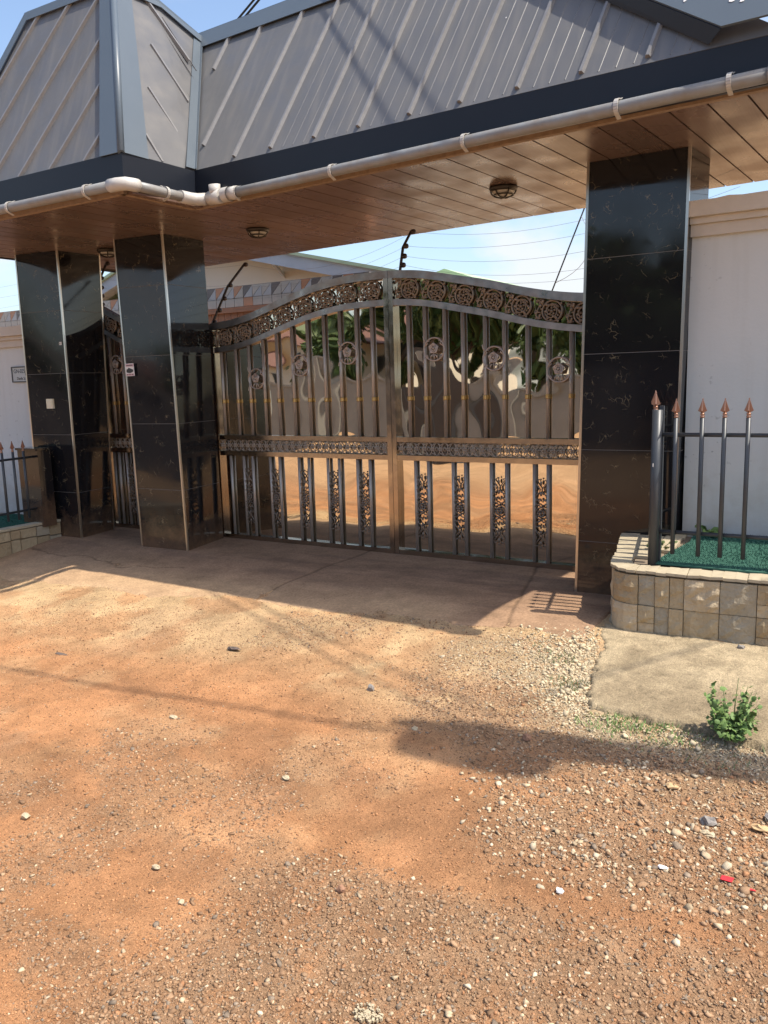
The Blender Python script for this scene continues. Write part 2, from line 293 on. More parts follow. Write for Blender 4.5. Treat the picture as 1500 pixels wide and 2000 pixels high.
# ------------------------------------------------------------------ mesh helpers
V = Vector
class MB:
    def __init__(s): s.v = []; s.f = []; s.sm = []
    def quad(s, *p, smooth=False):
        i = len(s.v); s.v += [tuple(q) for q in p]; s.f.append(tuple(range(i, i + len(p)))); s.sm.append(smooth); return s
    def hexa(s, p):
        """8 points: 4 of one side (ring) and 4 of the opposite side in the same order"""
        i = len(s.v); s.v += [tuple(q) for q in p]
        for f in ((3, 2, 1, 0), (4, 5, 6, 7), (0, 1, 5, 4), (1, 2, 6, 5), (2, 3, 7, 6), (3, 0, 4, 7)):
            s.f.append(tuple(i + k for k in f)); s.sm.append(False)
        return s
    def box(s, x0, x1, y0, y1, z0, z1):
        return s.hexa([(x0, y0, z0), (x1, y0, z0), (x1, y1, z0), (x0, y1, z0), (x0, y0, z1), (x1, y0, z1), (x1, y1, z1), (x0, y1, z1)])
    def slab(s, ring, off):
        """prism from a polygon ring, extruded by vector off"""
        n = len(ring); i = len(s.v); off = V(off)
        s.v += [tuple(q) for q in ring] + [tuple(V(q) + off) for q in ring]
        s.f.append(tuple(i + k for k in reversed(range(n)))); s.f.append(tuple(i + n + k for k in range(n))); s.sm += [False, False]
        for k in range(n):
            a, b = k, (k + 1) % n
            s.f.append((i + a, i + b, i + n + b, i + n + a)); s.sm.append(False)
        return s
    def tube(s, path, r, n=8, cap=True, closed=False):
        path = [V(p) for p in path]; m = len(path)
        rs = r if isinstance(r, (list, tuple)) else [r] * m
        i0 = len(s.v); up = None
        for j, p in enumerate(path):
            if closed: t = path[(j + 1) % m] - path[j - 1]
            else: t = path[min(j + 1, m - 1)] - path[max(j - 1, 0)]
            t.normalize()
            if up is None:
                up = t.cross(V((0, 0, 1))) if abs(t.z) < .9 else t.cross(V((0, 1, 0)))
            up = (up - t * up.dot(t)).normalized(); bi = t.cross(up)
            for k in range(n):
                a = 2 * math.pi * k / n + math.pi / n
                s.v.append(tuple(p + rs[j] * (math.cos(a) * up + math.sin(a) * bi)))
        for j in range(m if closed else m - 1):
            for k in range(n):
                a = i0 + j * n + k; b = i0 + j * n + (k + 1) % n; j2 = (j + 1) % m
                s.f.append((a, b, i0 + j2 * n + (k + 1) % n, i0 + j2 * n + k)); s.sm.append(n > 4)
        if cap and not closed:
            s.f.append(tuple(i0 + k for k in reversed(range(n)))); s.f.append(tuple(i0 + (m - 1) * n + k for k in range(n))); s.sm += [False, False]
        return s
    def lathe(s, prof, c, axis='z', n=16):
        """profile [(radius, height)] about an axis through c"""
        i0 = len(s.v); c = V(c)
        for r, h in prof:
            for k in range(n):
                a = 2 * math.pi * k / n; x, y = r * math.cos(a), r * math.sin(a)
                s.v.append(tuple(c + (V((x, y, h)) if axis == 'z' else V((x, h, y)) if axis == 'y' else V((h, x, y)))))
        for j in range(len(prof) - 1):
            for k in range(n):
                s.f.append((i0 + j * n + k, i0 + j * n + (k + 1) % n, i0 + (j + 1) * n + (k + 1) % n, i0 + (j + 1) * n + k)); s.sm.append(True)
        s.f.append(tuple(i0 + k for k in reversed(range(n)))); s.f.append(tuple(i0 + (len(prof) - 1) * n + k for k in range(n))); s.sm += [True, True]
        return s
    def ball(s, c, r, n=10, m=6, sc=(1, 1, 1)):
        i0 = len(s.v); c = V(c)
        for j in range(1, m):
            t = math.pi * j / m
            for k in range(n):
                a = 2 * math.pi * k / n
                s.v.append((c.x + r * sc[0] * math.sin(t) * math.cos(a), c.y + r * sc[1] * math.sin(t) * math.sin(a), c.z + r * sc[2] * math.cos(t)))
        top = len(s.v); s.v.append((c.x, c.y, c.z + r * sc[2])); bot = len(s.v); s.v.append((c.x, c.y, c.z - r * sc[2]))
        for j in range(m - 2):
            for k in range(n):
                s.f.append((i0 + j * n + k, i0 + (j + 1) * n + k, i0 + (j + 1) * n + (k + 1) % n, i0 + j * n + (k + 1) % n)); s.sm.append(True)
        for k in range(n):
            s.f.append((top, i0 + k, i0 + (k + 1) % n)); s.f.append((bot, i0 + (m - 2) * n + (k + 1) % n, i0 + (m - 2) * n + k)); s.sm += [True, True]
        return s
    def mesh(s, name, m, off=(0, 0, 0)):
        me = bpy.data.meshes.new(name)
        o = V(off)
        me.from_pydata([(a - o.x, b - o.y, c - o.z) for a, b, c in s.v], [], s.f)
        me.polygons.foreach_set('use_smooth', s.sm); me.materials.append(M[m] if isinstance(m, str) else m); me.update()
        return me

ORG = {}
def thing(name, label, cat, loc, group=None):
    o = bpy.data.objects.new(name, None); COL.objects.link(o); o.location = loc
    o.empty_display_size = .1
    o['label'] = label; o['category'] = cat
    if group: o['group'] = group
    ORG[o] = V(loc)
    return o
def part(name, mb, m, parent, label=None, kind=None):
    o = bpy.data.objects.new(name, mb.mesh(name, m, ORG[parent])); COL.objects.link(o); o.parent = parent
    ORG[o] = ORG[parent]
    if label: o['label'] = label
    if kind: o['kind'] = kind
    return o
def solo(name, mb, m, label, cat, loc, group=None, kind=None):
    """a top-level thing that is one mesh, origin at loc"""
    o = bpy.data.objects.new(name, mb.mesh(name, m, loc)); COL.objects.link(o); o.location = loc
    ORG[o] = V(loc)
    if label: o['label'] = label
    if cat: o['category'] = cat
    if group: o['group'] = group
    if kind: o['kind'] = kind
    return o
def inst(name, me, parent, loc, rot=None, scale=None):
    """a part sharing mesh data, placed at world position loc"""
    o = bpy.data.objects.new(name, me); COL.objects.link(o); o.parent = parent
    o.location = V(loc) - ORG[parent]; ORG[o] = V(loc)
    if rot: o.rotation_euler = rot
    if scale: o.scale = scale
    return o

# ------------------------------------------------------------------ noise
def vnoise(x, y, seed=0):
    xi = np.floor(x).astype(np.int64); yi = np.floor(y).astype(np.int64); fx = x - xi; fy = y - yi
    def h(a, b):
        n = (a * 374761393 + b * 668265263 + seed * 1442695041) & 0x7fffffff
        n = ((n ^ (n >> 13)) * 1274126177) & 0x7fffffff
        return ((n ^ (n >> 16)) & 0xffff) / 65535.0
    sx = fx * fx * (3 - 2 * fx); sy = fy * fy * (3 - 2 * fy)
    return (h(xi, yi) * (1 - sx) + h(xi + 1, yi) * sx) * (1 - sy) + (h(xi, yi + 1) * (1 - sx) + h(xi + 1, yi + 1) * sx) * sy
def fbm(x, y, sc, oc=5, seed=0, gain=.5):
    t = 0; a = 1; n = 0
    for o in range(oc):
        t = t + a * vnoise(x * sc + 37.1 * o, y * sc - 11.7 * o, seed + o); n += a; a *= gain; sc *= 2.03
    return t / n
def sst(a, b, x):
    t = np.clip((x - a) / (b - a), 0, 1); return t * t * (3 - 2 * t)
def ground_z(x, y):
    x = np.asarray(x, float); y = np.asarray(y, float)
    base = np.where(y > 3.2, -.10 * np.clip(5.6 - y, 0, 3), -.24 - .02 * np.clip(3.2 - y, 0, 4))
    off = np.clip(-.01 + .019 * (x + 6.5), -.03, .085) * (1 - sst(5.0, 5.75, y))
    return base + off
def gz(x, y): return float(ground_z(x, y))

# ================================================================== GROUND
def grid_mesh(name, xs, ys, zf, m, colf=None):
    X, Y = np.meshgrid(xs, ys); Z = zf(X, Y)
    nx, ny = len(xs), len(ys)
    co = np.stack([X, Y, Z], -1).reshape(-1, 3)
    idx = np.arange(nx * ny).reshape(ny, nx)
    q = np.stack([idx[:-1, :-1], idx[:-1, 1:], idx[1:, 1:], idx[1:, :-1]], -1).reshape(-1, 4)
    me = bpy.data.meshes.new(name)
    me.vertices.add(len(co)); me.vertices.foreach_set('co', co.ravel())
    me.loops.add(q.size); me.loops.foreach_set('vertex_index', q.ravel().astype(np.int32))
    me.polygons.add(len(q)); me.polygons.foreach_set('loop_start', np.arange(0, q.size, 4, dtype=np.int32))
    me.polygons.foreach_set('use_smooth', np.ones(len(q), bool))
    me.update(calc_edges=True); me.validate()
    me.materials.append(m)
    if colf is not None:
        c = colf(X, Y).reshape(-1, 3)
        at = me.attributes.new('col', 'FLOAT_COLOR', 'POINT')
        at.data.foreach_set('color', np.concatenate([c, np.ones((len(c), 1))], 1).ravel())
    o = bpy.data.objects.new(name, me); COL.objects.link(o); o['kind'] = 'structure'
    return o
def gravel_mask(X, Y):
    """0..1 where loose gravel lies (right shoulder and patches)"""
    n = fbm(X, Y, .9, 4, 3); n2 = fbm(X, Y, 2.3, 4, 9)
    A = sst(-.25, .25, X - (-1.72 + (3.3 - Y) * .85) + .7 * (n - .5) + .3 * (n2 - .5)) * sst(2.48, 2.72, Y + .25 * (n2 - .5)) * sst(4.15, 3.9, Y)
    B = sst(2.42, 2.22, Y + .35 * (n - .5) - .05 * (X + 1)) * sst(-2.1, -1.55, X + .7 * (n2 - .5))
    C = pale_mask(X, Y)
    patch = np.maximum(sst(.53, .68, n) * .5, .5 * sst(.48, .6, fbm(X, Y, 3.4, 5, 161)) * sst(3.2, 2.6, Y))
    return np.clip(np.maximum(np.maximum(A, B), np.maximum(C, patch)), 0, 1)
def pale_mask(X, Y):
    """pale chips round the broken slab"""
    n2 = fbm(X, Y, 2.3, 4, 9)
    c1 = sst(-2.5, -1.7, X + .7 * (n2 - .5)) * sst(3.85, 4.1, Y + .2 * (n2 - .5)) * sst(4.75, 4.5, Y + .25 * (n2 - .5)) * sst(-1.15, -1.3, X - .2 * (4.88 - Y))
    c2 = sst(-1.5, -1.2, X) * sst(3.55, 3.7, Y + .1 * (n2 - .5)) * sst(3.98, 3.9, Y)
    return np.maximum(c1, c2)
def soil_col(X, Y):
    n = fbm(X, Y, .8, 5, 21); n2 = fbm(X, Y, 3.1, 5, 31); n3 = fbm(X, Y, 14, 4, 41)
    # tyre-drawn streaks lie mostly along the road (x)
    st = fbm(X * .35 + .5 * Y, Y * 1.6, 1.6, 5, 51)
    orange = np.array([.485, .242, .112]); dark = np.array([.36, .185, .09]); pale = np.array([.58, .395, .215]); grav = np.array([.33, .21, .122])
    c = orange + (dark - orange) * (sst(.42, .70, st) * .8)[..., None]
    pm = sst(3.15, 4.0, Y + .9 * (n - .5)) * (.45 + .9 * sst(.34, .6, n2)) * .95
    pm = np.maximum(pm, .30 * sst(.5, .75, n2) * sst(1.2, 3.2, Y))
    c = c + (pale - c) * np.clip(pm, 0, 1)[..., None]
    g = gravel_mask(X, Y) * (.35 + .65 * sst(.3, .6, n3))
    pc = pale_mask(X, Y); gcol = grav + (np.array([.46, .36, .23]) - grav) * pc[..., None]
    c = c + (gcol - c) * np.clip(g, 0, 1)[..., None] * .85
    far = .65 * sst(.6, -1.5, Y); c = c + (np.array([.50, .335, .19]) - c) * far[..., None]
    return c * (.86 + .28 * n3)[..., None]
def gz_rough(X, Y):
    near = sst(7.5, 6.0, np.abs(X + 2.5)) * sst(-.5, .5, Y) * sst(5.75, 5.2, Y)
    z = ground_z(X, Y)
    h = (fbm(X, Y, 1.7, 4, 61) - .5) * .035 + (fbm(X, Y, 9, 4, 71) - .5) * .014 + (fbm(X, Y, 34, 3, 81) - .5) * .006 * (1 + gravel_mask(X, Y))
    far = -.012 - .0 * X
    return z + h * near * sst(5.6, 4.9, Y) + far * (1 - near) - .004
xs = np.concatenate([[-400, -120, -60, -30, -18, -12, -10], np.arange(-8.4, 1.2, .022), [1.6, 2.5, 4, 7, 12, 25, 60, 150, 400]])
ys = np.concatenate([[-400, -120, -60, -30, -15, -8, -4, -2, -.8, 0], np.arange(.5, 5.9, .022), [6.3, 7, 8, 9, 11, 14, 20, 40, 100, 400]])
grid_mesh('ground', xs, ys, gz_rough, M['ground'], soil_col)

# concrete drive under and just in front of the gate, its edge fading under the dust
def drive_z(X, Y):
    e = 4.66 + .10 * (X + 4) * .35 + .35 * (fbm(X, Y, 1.6, 4, 91) - .5)
    k = sst(-.12, .06, Y - e) * sst(-9.2, -8.8, X) * sst(-1.42, -1.47, X + .05 * (fbm(X, Y, 6, 3, 95) - .5))
    return ground_z(X, Y) + .007 * k - .05 * (1 - k) + .004 * (fbm(X, Y, 4, 4, 93) - .5) - .006 * drive_groove(X, Y)
def drive_groove(X, Y):
    j1 = np.exp(-((X + 4.05 + .01 * np.sin(Y * 9)) / .012) ** 2) + np.exp(-((X + 2.05 + .25 * (Y - 5) + .03 * (fbm(X, Y, 5, 3, 171) - .5)) / .012) ** 2)
    cr = np.exp(-((Y - 5.25 - .12 * np.sin(X * 1.3) - .25 * (fbm(X, Y, 3, 4, 173) - .5)) / .010) ** 2) * (X < -5.3)
    return np.clip(j1 + cr, 0, 1)
def drive_col(X, Y):
    n = fbm(X, Y, 1.3, 5, 101); n2 = fbm(X * .4, Y * 1.8, 3.5, 5, 111)
    a = np.array([.315, .195, .118]); b = np.array([.52, .345, .195]); d = np.array([.25, .155, .098])
    k = sst(5.5, 4.7, Y + .5 * (n - .5)) * (.4 + .6 * n2)
    k = k * (1 - .85 * sst(-2.6, -2.2, X))
    c = (a + (d - a) * sst(.45, .7, n2)[..., None]) * (.78 + .44 * fbm(X * .5 + .3 * Y, Y * 2.2, 2.4, 6, 117))[..., None]
    return (c + (b - c) * np.clip(k, 0, 1)[..., None]) * (1 - .45 * drive_groove(X, Y))[..., None]
grid_mesh('driveway', np.concatenate([np.arange(-9.6, -8.2, .1), np.arange(-8.2, -1.3, .012)]), np.concatenate([np.arange(4.0, 6.5, .014), [6.8, 7.2, 8.5]]), drive_z, M['drive'], drive_col)

# raised concrete slab beside the planter
def slab_edge(X, Y):
    """signed distance inside the slab, edge broken by noise"""
    n = (fbm(X, Y, 3, 4, 131) - .5) * .07 + (fbm(X, Y, 22, 3, 133) - .5) * .055
    side = (X - (-1.405 + .23 * (4.88 - Y))) * .97
    front = Y - (3.86 + .03 * np.sin(X * 4))
    return np.minimum(side, front) + n
def slab_z(X, Y):
    k = sst(-.012, .012, slab_edge(X, Y) + (fbm(X, Y, 55, 3, 139) - .5) * .03); tilt = .088 * np.clip((4.9 - Y) / 1.05, 0, 1.4)
    top = .018 - tilt + (fbm(X, Y, 6, 4, 135) - .5) * .012 + (fbm(X, Y, 40, 3, 137) - .5) * .006
    return top * k + (ground_z(X, Y) - .07) * (1 - k)
def slab_col(X, Y):
    n = fbm(X, Y, 2.2, 5, 141); n2 = fbm(X, Y, 18, 4, 143)
    c = np.array([.36, .28, .175]) + (np.array([.50, .395, .25]) - np.array([.36, .28, .175])) * sst(.35, .62, n)[..., None]
    d = sst(.62, .74, n2) * .22
    return c * (1 - d[..., None]) * (.88 + .24 * n2[..., None])
grid_mesh('pavement_slab', np.concatenate([np.arange(-1.6, .9, .014), [1.2, 2, 3.5]]), np.arange(3.6, 5.34, .014), slab_z, M['slabc'], slab_col)

# ================================================================== COLUMNS
def lerp(a, b, t): return V(a) + (V(b) - V(a)) * t
def make_column(bot, top, joints, label, loc, trims, H=3.022):
    t = thing('granite_column', label, 'column', loc, 'granite gateway columns')
    B = [V((x, y, -.06)) for x, y in bot]; T = [V((x, y, H)) for x, y in top]
    cb = sum(B, V()) / 4; ct = sum(T, V()) / 4
    def P(k, z): return lerp(B[k], T[k], (z + .06) / (H + .06))
    def inn(p, z, d):
        c = lerp(cb, ct, (z + .06) / (H + .06)); q = p - c; q.z = 0
        return p - V((math.copysign(d, q.x), math.copysign(d, q.y), 0))
    core = MB(); core.hexa([inn(P(k, -.06), -.06, .06) for k in range(4)] + [inn(P(k, H), H, .06) for k in range(4)])
    part('column_core', core, 'core', t)
    zs = [-.06] + sorted(joints) + [H]
    for f in range(4):
        a, b = f, (f + 1) % 4
        for z0, z1 in zip(zs[:-1], zs[1:]):
            g = .0022
            ring = [P(a, z0 + g), P(b, z0 + g), P(b, z1 - g), P(a, z1 - g)]
            e = (ring[1] - ring[0]).normalized() * .003
            ring = [ring[0] + e, ring[1] - e, ring[2] - e, ring[3] + e]
            nrm = (ring[1] - ring[0]).cross(ring[3] - ring[0]).normalized()
            mb = MB(); nn = 6                       # gently twisted face, smooth
            for j in range(nn + 1):
                for i in range(nn + 1):
                    mb.v.append(tuple(lerp(lerp(ring[0], ring[1], i / nn), lerp(ring[3], ring[2], i / nn), j / nn)))
            for j in range(nn):
                for i in range(nn):
                    q = j * (nn + 1) + i; mb.f.append((q, q + 1, q + nn + 2, q + nn + 1)); mb.sm.append(True)
            for (p, q) in ((0, 1), (1, 2), (2, 3), (3, 0)):
                mb.quad(ring[q], ring[p], ring[p] - nrm * .0115, ring[q] - nrm * .0115)
            part('tile', mb, 'granite', t)
        nrm = (P(b, 1.5) - P(a, 1.5)).cross(V((0, 0, 1))).normalized()
        for zj in zs[1:-1]:
            p, q = P(a, zj), P(b, zj); e = (q - p).normalized() * .006; p, q = p + e - nrm * .0012, q - e - nrm * .0012; u_ = V((0, 0, .0028))
            mb = MB(); mb.hexa([p - u_, q - u_, q + u_, p + u_] + [w_ + nrm * -.008 for w_ in (p - u_, q - u_, q + u_, p + u_)]); part('tile_joint', mb, 'grout', t)
    for k in trims:
        mb = MB(); w = .009
        p0, p1 = P(k, -.05), P(k, H)
        c0, c1 = cb.copy(), ct.copy()
        d = p0 - c0; dx = math.copysign(.004, d.x); dy = math.copysign(.004, d.y)
        mb.hexa([p0 + V((dx, dy, 0)), p0 + V((dx - math.copysign(2 * w, dx), dy, 0)), p0 + V((dx - math.copysign(2 * w, dx), dy - math.copysign(2 * w, dy), 0)), p0 + V((dx, dy - math.copysign(2 * w, dy), 0)),
                 p1 + V((dx, dy, 0)), p1 + V((dx - math.copysign(2 * w, dx), dy, 0)), p1 + V((dx - math.copysign(2 * w, dx), dy - math.copysign(2 * w, dy), 0)), p1 + V((dx, dy - math.copysign(2 * w, dy), 0))])
        part('corner_trim', mb, 'steel', t)
    return t
make_column([(-1.858, 5.758), (-1.168, 5.765), (-1.125, 6.17), (-1.815, 6.165)], [(-1.79, 5.744), (-1.124, 5.753), (-1.074, 6.157), (-1.74, 6.15)],
            [.395, 1.066, 1.74, 2.385], 'black veined granite column behind the stone planter with the curved corner', (-1.48, 5.96, 0), (0, 1))
make_column([(-6.325, 5.655), (-5.714, 5.677), (-5.843, 6.335), (-6.45, 6.31)], [(-6.443, 5.70), (-5.869, 5.776), (-5.835, 6.295), (-6.41, 6.22)],
            [.60, 1.245, 1.90, 2.56], 'black granite column with a small printed poster stuck on it', (-6.08, 5.99, 0), (0, 1))
make_column([(-8.009, 5.715), (-7.325, 5.718), (-7.417, 6.236), (-8.1, 6.23)], [(-7.907, 5.653), (-7.358, 5.751), (-7.32, 6.267), (-7.87, 6.17)],
            [.50, 1.123, 1.773, 2.42], 'black granite column with a cream doorbell box on its face', (-7.7, 5.96, 0), (0, 1, 2))

# small fittings on columns
def quadxz(mb, x0, x1, z0, z1, y, th): mb.box(x0, x1, y - th, y, z0, z1); return mb
mb = MB(); quadxz(mb, -7.672, -7.568, 1.405, 1.508, 5.712, .022)
bell = thing('doorbell_box', 'cream plastic doorbell box on the black column', 'doorbell', (-7.62, 5.71, 1.456))
part('housing', mb, 'cream_plastic', bell)
mb = MB(); quadxz(mb, -7.655, -7.585, 1.425, 1.490, 5.6895, .004); part('cover_plate', mb, 'cream_plastic', bell)
mb = MB(); quadxz(mb, -7.425, -7.388, 2.065, 2.097, 5.733, .003)
tag_t = thing('small_sticker', 'tiny white sticker high on the column with the doorbell', 'sticker', (-7.40, 5.73, 2.08)); part('paper', mb, 'paper', tag_t)
mb = MB(); quadxz(mb, -7.417, -7.406, 2.072, 2.09, 5.7296, .001); part('print_mark', mb, 'ink', tag_t)
pos = thing('poster', 'small pink and white printed poster with a dark vehicle picture on black granite', 'poster', (-6.32, 5.67, 1.77))
py = 5.672
mb = MB(); mb.slab([(-6.381, py, 1.713), (-6.261, py, 1.715), (-6.267, py, 1.836), (-6.385, py, 1.835)], (0, -.002, 0)); part('paper', mb, 'paper', pos)
py -= .0022
mb = MB(); mb.slab([(-6.378, py, 1.805), (-6.268, py, 1.806), (-6.270, py, 1.830), (-6.380, py, 1.829)], (0, -.001, 0))
part('pink_band', mb, 'pink', pos); mb = MB(); mb.slab([(-6.376, py, 1.717), (-6.268, py, 1.719), (-6.269, py, 1.738), (-6.377, py, 1.737)], (0, -.001, 0)); part('pink_band', mb, 'pink', pos)
mb = MB(); mb.slab([(-6.372, py, 1.752), (-6.355, py, 1.746), (-6.32, py, 1.742), (-6.278, py, 1.756), (-6.274, py, 1.775), (-6.30, py, 1.783), (-6.34, py, 1.795), (-6.352, py, 1.782), (-6.37, py, 1.778)], (0, -.001, 0))
for k, xx in enumerate((-6.366, -6.335, -6.30)): mb.slab([(xx, py - .0012, 1.724), (xx + .02, py - .0012, 1.724), (xx + .02, py - .0012, 1.731), (xx, py - .0012, 1.731)], (0, -.0006, 0))
mb.slab([(-6.366, py - .0012, 1.814), (-6.282, py - .0012, 1.815), (-6.283, py - .0012, 1.822), (-6.367, py - .0012, 1.821)], (0, -.0006, 0))
part('printed_picture', mb, 'ink', pos)
def text_part(s, size, loc, m, parent, name='lettering'):
    cu = bpy.data.curves.new(name, 'FONT'); cu.body = s; cu.size = size; cu.extrude = .0006
    tmp = bpy.data.objects.new('t', cu); COL.objects.link(tmp)
    dg = bpy.context.evaluated_depsgraph_get(); me = bpy.data.meshes.new_from_object(tmp.evaluated_get(dg))
    bpy.data.objects.remove(tmp); me.materials.clear(); me.materials.append(M[m])
    o = bpy.data.objects.new(name, me); COL.objects.link(o); o.parent = parent
    o.location = V(loc) - ORG[parent]; o.rotation_euler = (math.pi / 2, 0, 0)
    return o
sg = thing('house_number_plate', 'grey framed address plate with dark lettering on the white wall', 'sign', (-8.22, 5.855, 1.785))
mb = MB(); mb.box(-8.435, -8.0, 5.85, 5.859, 1.702, 1.868); part('plate', mb, 'plate', sg)
mb = MB()
for a in ((-8.44, -7.995, 1.86, 1.873), (-8.44, -7.995, 1.697, 1.709), (-8.445, -8.432, 1.7, 1.87), (-8.0, -7.988, 1.7, 1.87)): mb.box(a[0], a[1], 5.843, 5.8495, a[2], a[3])
part('frame', mb, 'iron', sg)
text_part('GN-0253', .062, (-8.41, 5.849, 1.80), 'ink', sg)
text_part('Danfa St', .045, (-8.36, 5.849, 1.725), 'ink', sg)
mb = MB(); mb.box(-8.20, -8.185, 5.846, 5.8495, 1.77, 1.86); part('divider', mb, 'ink', sg)

# low granite pier beside the doorbell column
pier = thing('granite_pier', 'low dark granite pier standing on the planter beside the doorbell column', 'pier', (-7.8, 5.55, .17))
mb = MB(); mb.box(-7.94, -7.60, 5.47, 5.63, .15, .97); part('pier_body', mb, 'granite', pier)
mb = MB(); mb.box(-7.955, -7.585, 5.455, 5.645, .972, .995); part('pier_cap', mb, 'granite', pier)

# ================================================================== CANOPY ROOF
roof = thing('canopy_roof', 'steep grey sheet-metal roof with dark fascia over the gateway', 'roof', (-4.5, 6.0, 3.02))
H = 3.022
E0 = V((-4.80, 5.13, 3.303)); RU = V((.9969, -.078, -.0113)); RV = V((.078, .997, 0)); K = 1.732
def R(u, t, n=0.0): return E0 + RU * u + RV * t + V((0, 0, K * t)) + V((-.062, -.864, .5)) * n
def sheet(name, ring, m, nrm, th=.02):
    mb = MB(); nv = V(nrm).normalized(); mb.slab([V(p) - nv * th for p in ring], nv * th); return part(name, mb, m, roof)
NM = V((-.062, -.864, .5))
TR = .79
sheet('roof_panel', [R(0, 0), R(4.32, 0), R(2.45, TR), R(-.70, TR)], 'roof', NM)
kb = 2.6
CB = V((-4.82, 4.40, 3.27)); NB = V((0, -kb, 1)).normalized(); NS = V((kb, 0, 1)).normalized()
TL = V((-6.486, 4.985, 4.80)); TRr = V((-5.405, 4.985, 4.79)); BL = V((-8.33, 4.40, 3.27)); BM = V((-6.93, 4.40 + .68 / 2.6, 3.95))
sheet('roof_panel', [BL, CB, TRr, TL, BM], 'roof', NB)
VT = V((-5.40, 5.955, 4.675)); SM = V((-5.412, 5.45, 4.81))
sheet('roof_panel', [CB, V((-4.80, 5.13, 3.303)), VT, SM, TRr], 'roof', NS)
# back slopes and far side, closing the roof
sheet('roof_panel', [R(-.70, TR), R(2.45, TR), V((-.45, 7.05, 3.28)), V((-6.3, 7.52, 3.28))], 'roof', (0, .5, .86))
sheet('roof_panel', [R(4.32, 0), V((-.45, 7.05, 3.26)), R(2.45, TR)], 'roof', (.6, 0, .8))
sheet('roof_panel', [TL, TRr, SM, VT, V((-6.3, 5.98, 4.66))], 'roof', (0, .1, 1))
sheet('roof_panel', [BL, BM, TL, V((-6.3, 5.98, 4.66)), V((-8.30, 7.6, 3.28))], 'roof', (-.9, 0, .45))
sheet('roof_panel', [V((-6.3, 5.98, 4.66)), VT, V((-6.25, 7.5, 3.28)), V((-8.25, 7.6, 3.28))], 'roof', (0, .6, .8))
# seams: standing ribs, each its own part
def bar(name, a, b, nrm, w, h, m, parent=roof, lift=0.0):
    a, b = V(a), V(b); d = (b - a).normalized(); nv = V(nrm).normalized(); s = d.cross(nv).normalized() * (w / 2)
    mb = MB(); mb.hexa([a - s + nv * lift, a + s + nv * lift, b + s + nv * lift, b - s + nv * lift,
                        a - s * .55 + nv * (h + lift), a + s * .55 + nv * (h + lift), b + s * .55 + nv * (h + lift), b - s * .55 + nv * (h + lift)])
    return part(name, mb, m, parent)
for u0_ in (-.42, -.036, .427, .807, 1.231, 1.629, 2.049, 2.432, 2.83, 3.234, 3.617):
    tv = max(0.02, 0 if u0_ > 0 else (-u0_) * .79 / .70 + .03); tt = min(TR - .035, .42 * (4.32 - u0_) - .06)
    if u0_ < 0: tv += .05
    if tt - tv < .05: continue
    bar('seam_rib', R(u0_ + .24 * tv, tv), R(u0_ + .24 * tt, tt), NM, .034, .022, 'rib')
mnr = MB()
for k in range(8, 44):
    u1 = .03 + k * .1003
    if min(abs(u1 - q) for q in (-.42, -.036, .427, .807, 1.231, 1.629, 2.049, 2.432, 2.83, 3.234, 3.617)) < .045: continue
    tv = max(0.012, -u1 * .79 / .70 + .1 if u1 < 0 else .012); tt = min(TR - .03, .42 * (4.32 - u1) - .09)
    if tt - tv < .05: continue
    a, b = R(u1 + .24 * tv, tv), R(u1 + .24 * tt, tt); s = RU * .0045
    mnr.hexa([a - s, a + s, b + s, b - s, a - s * .4 + NM * .0022, a + s * .4 + NM * .0022, b + s * .4 + NM * .0022, b - s * .4 + NM * .0022])
part('corrugation', mnr, 'roof', roof, kind='stuff')
def bp(x, z): return V((x, 4.40 + (z - 3.27) / kb, z))
for xb in (-8.0, -7.6, -7.2, -6.8, -6.4, -6.002, -5.62, -5.22):
    # slanted seams of the front bay
    x1 = xb + .62 * 1.5; z1 = 3.28 + 1.5
    pa, pb = bp(xb, 3.285), bp(x1, z1)
    # clip at the hip line x = -4.82 - (z-3.27)/kb - cap
    for k in range(200):
        t = k / 199; p = lerp(pa, pb, t)
        if p.x > -4.82 - (p.z - 3.27) / kb - .145 or p.z > 4.755: break
        hx = -8.33 + 1.4 * (p.z - 3.27) / .68 if p.z < 3.95 else -6.93 + .444 * (p.z - 3.95) / .85
        if p.x < hx + .13: break
    if (p - pa).length > .08: bar('seam_rib', pa, p, NB, .034, .022, 'rib')
for p, q in (((-5.395, 5.30, 4.765), (-5.232, 5.592, 4.342)), ((-5.23, 5.16, 4.336), (-5.073, 5.38, 3.929)), ((-5.07, 4.94, 3.92), (-4.915, 5.14, 3.517)), ((-4.906, 4.72, 3.494), (-4.832, 4.80, 3.30))):
    bar('seam_rib', p, q, NS, .034, .024, 'rib')
mns = MB()
for k in range(14):
    f = k / 13; p = lerp((-5.40, 5.52, 4.775), (-4.87, 4.62, 3.40), f); q = p + V((.15, .21, -.387)) * (1.0 if f < .85 else .4)
    lim = lerp(V((-4.80, 5.13, 3.303)), VT, (q.z - 3.303) / 1.37)
    s = V((.3, -.1, -.1)).cross(NS).normalized() * .006
    if k % 3 == 0: continue
    mns.hexa([p - s, p + s, q + s, q - s, p - s * .4 + NS * .006, p + s * .4 + NS * .006, q + s * .4 + NS * .006, q - s * .4 + NS * .006])
part('corrugation', mns, 'roof', roof, kind='stuff')
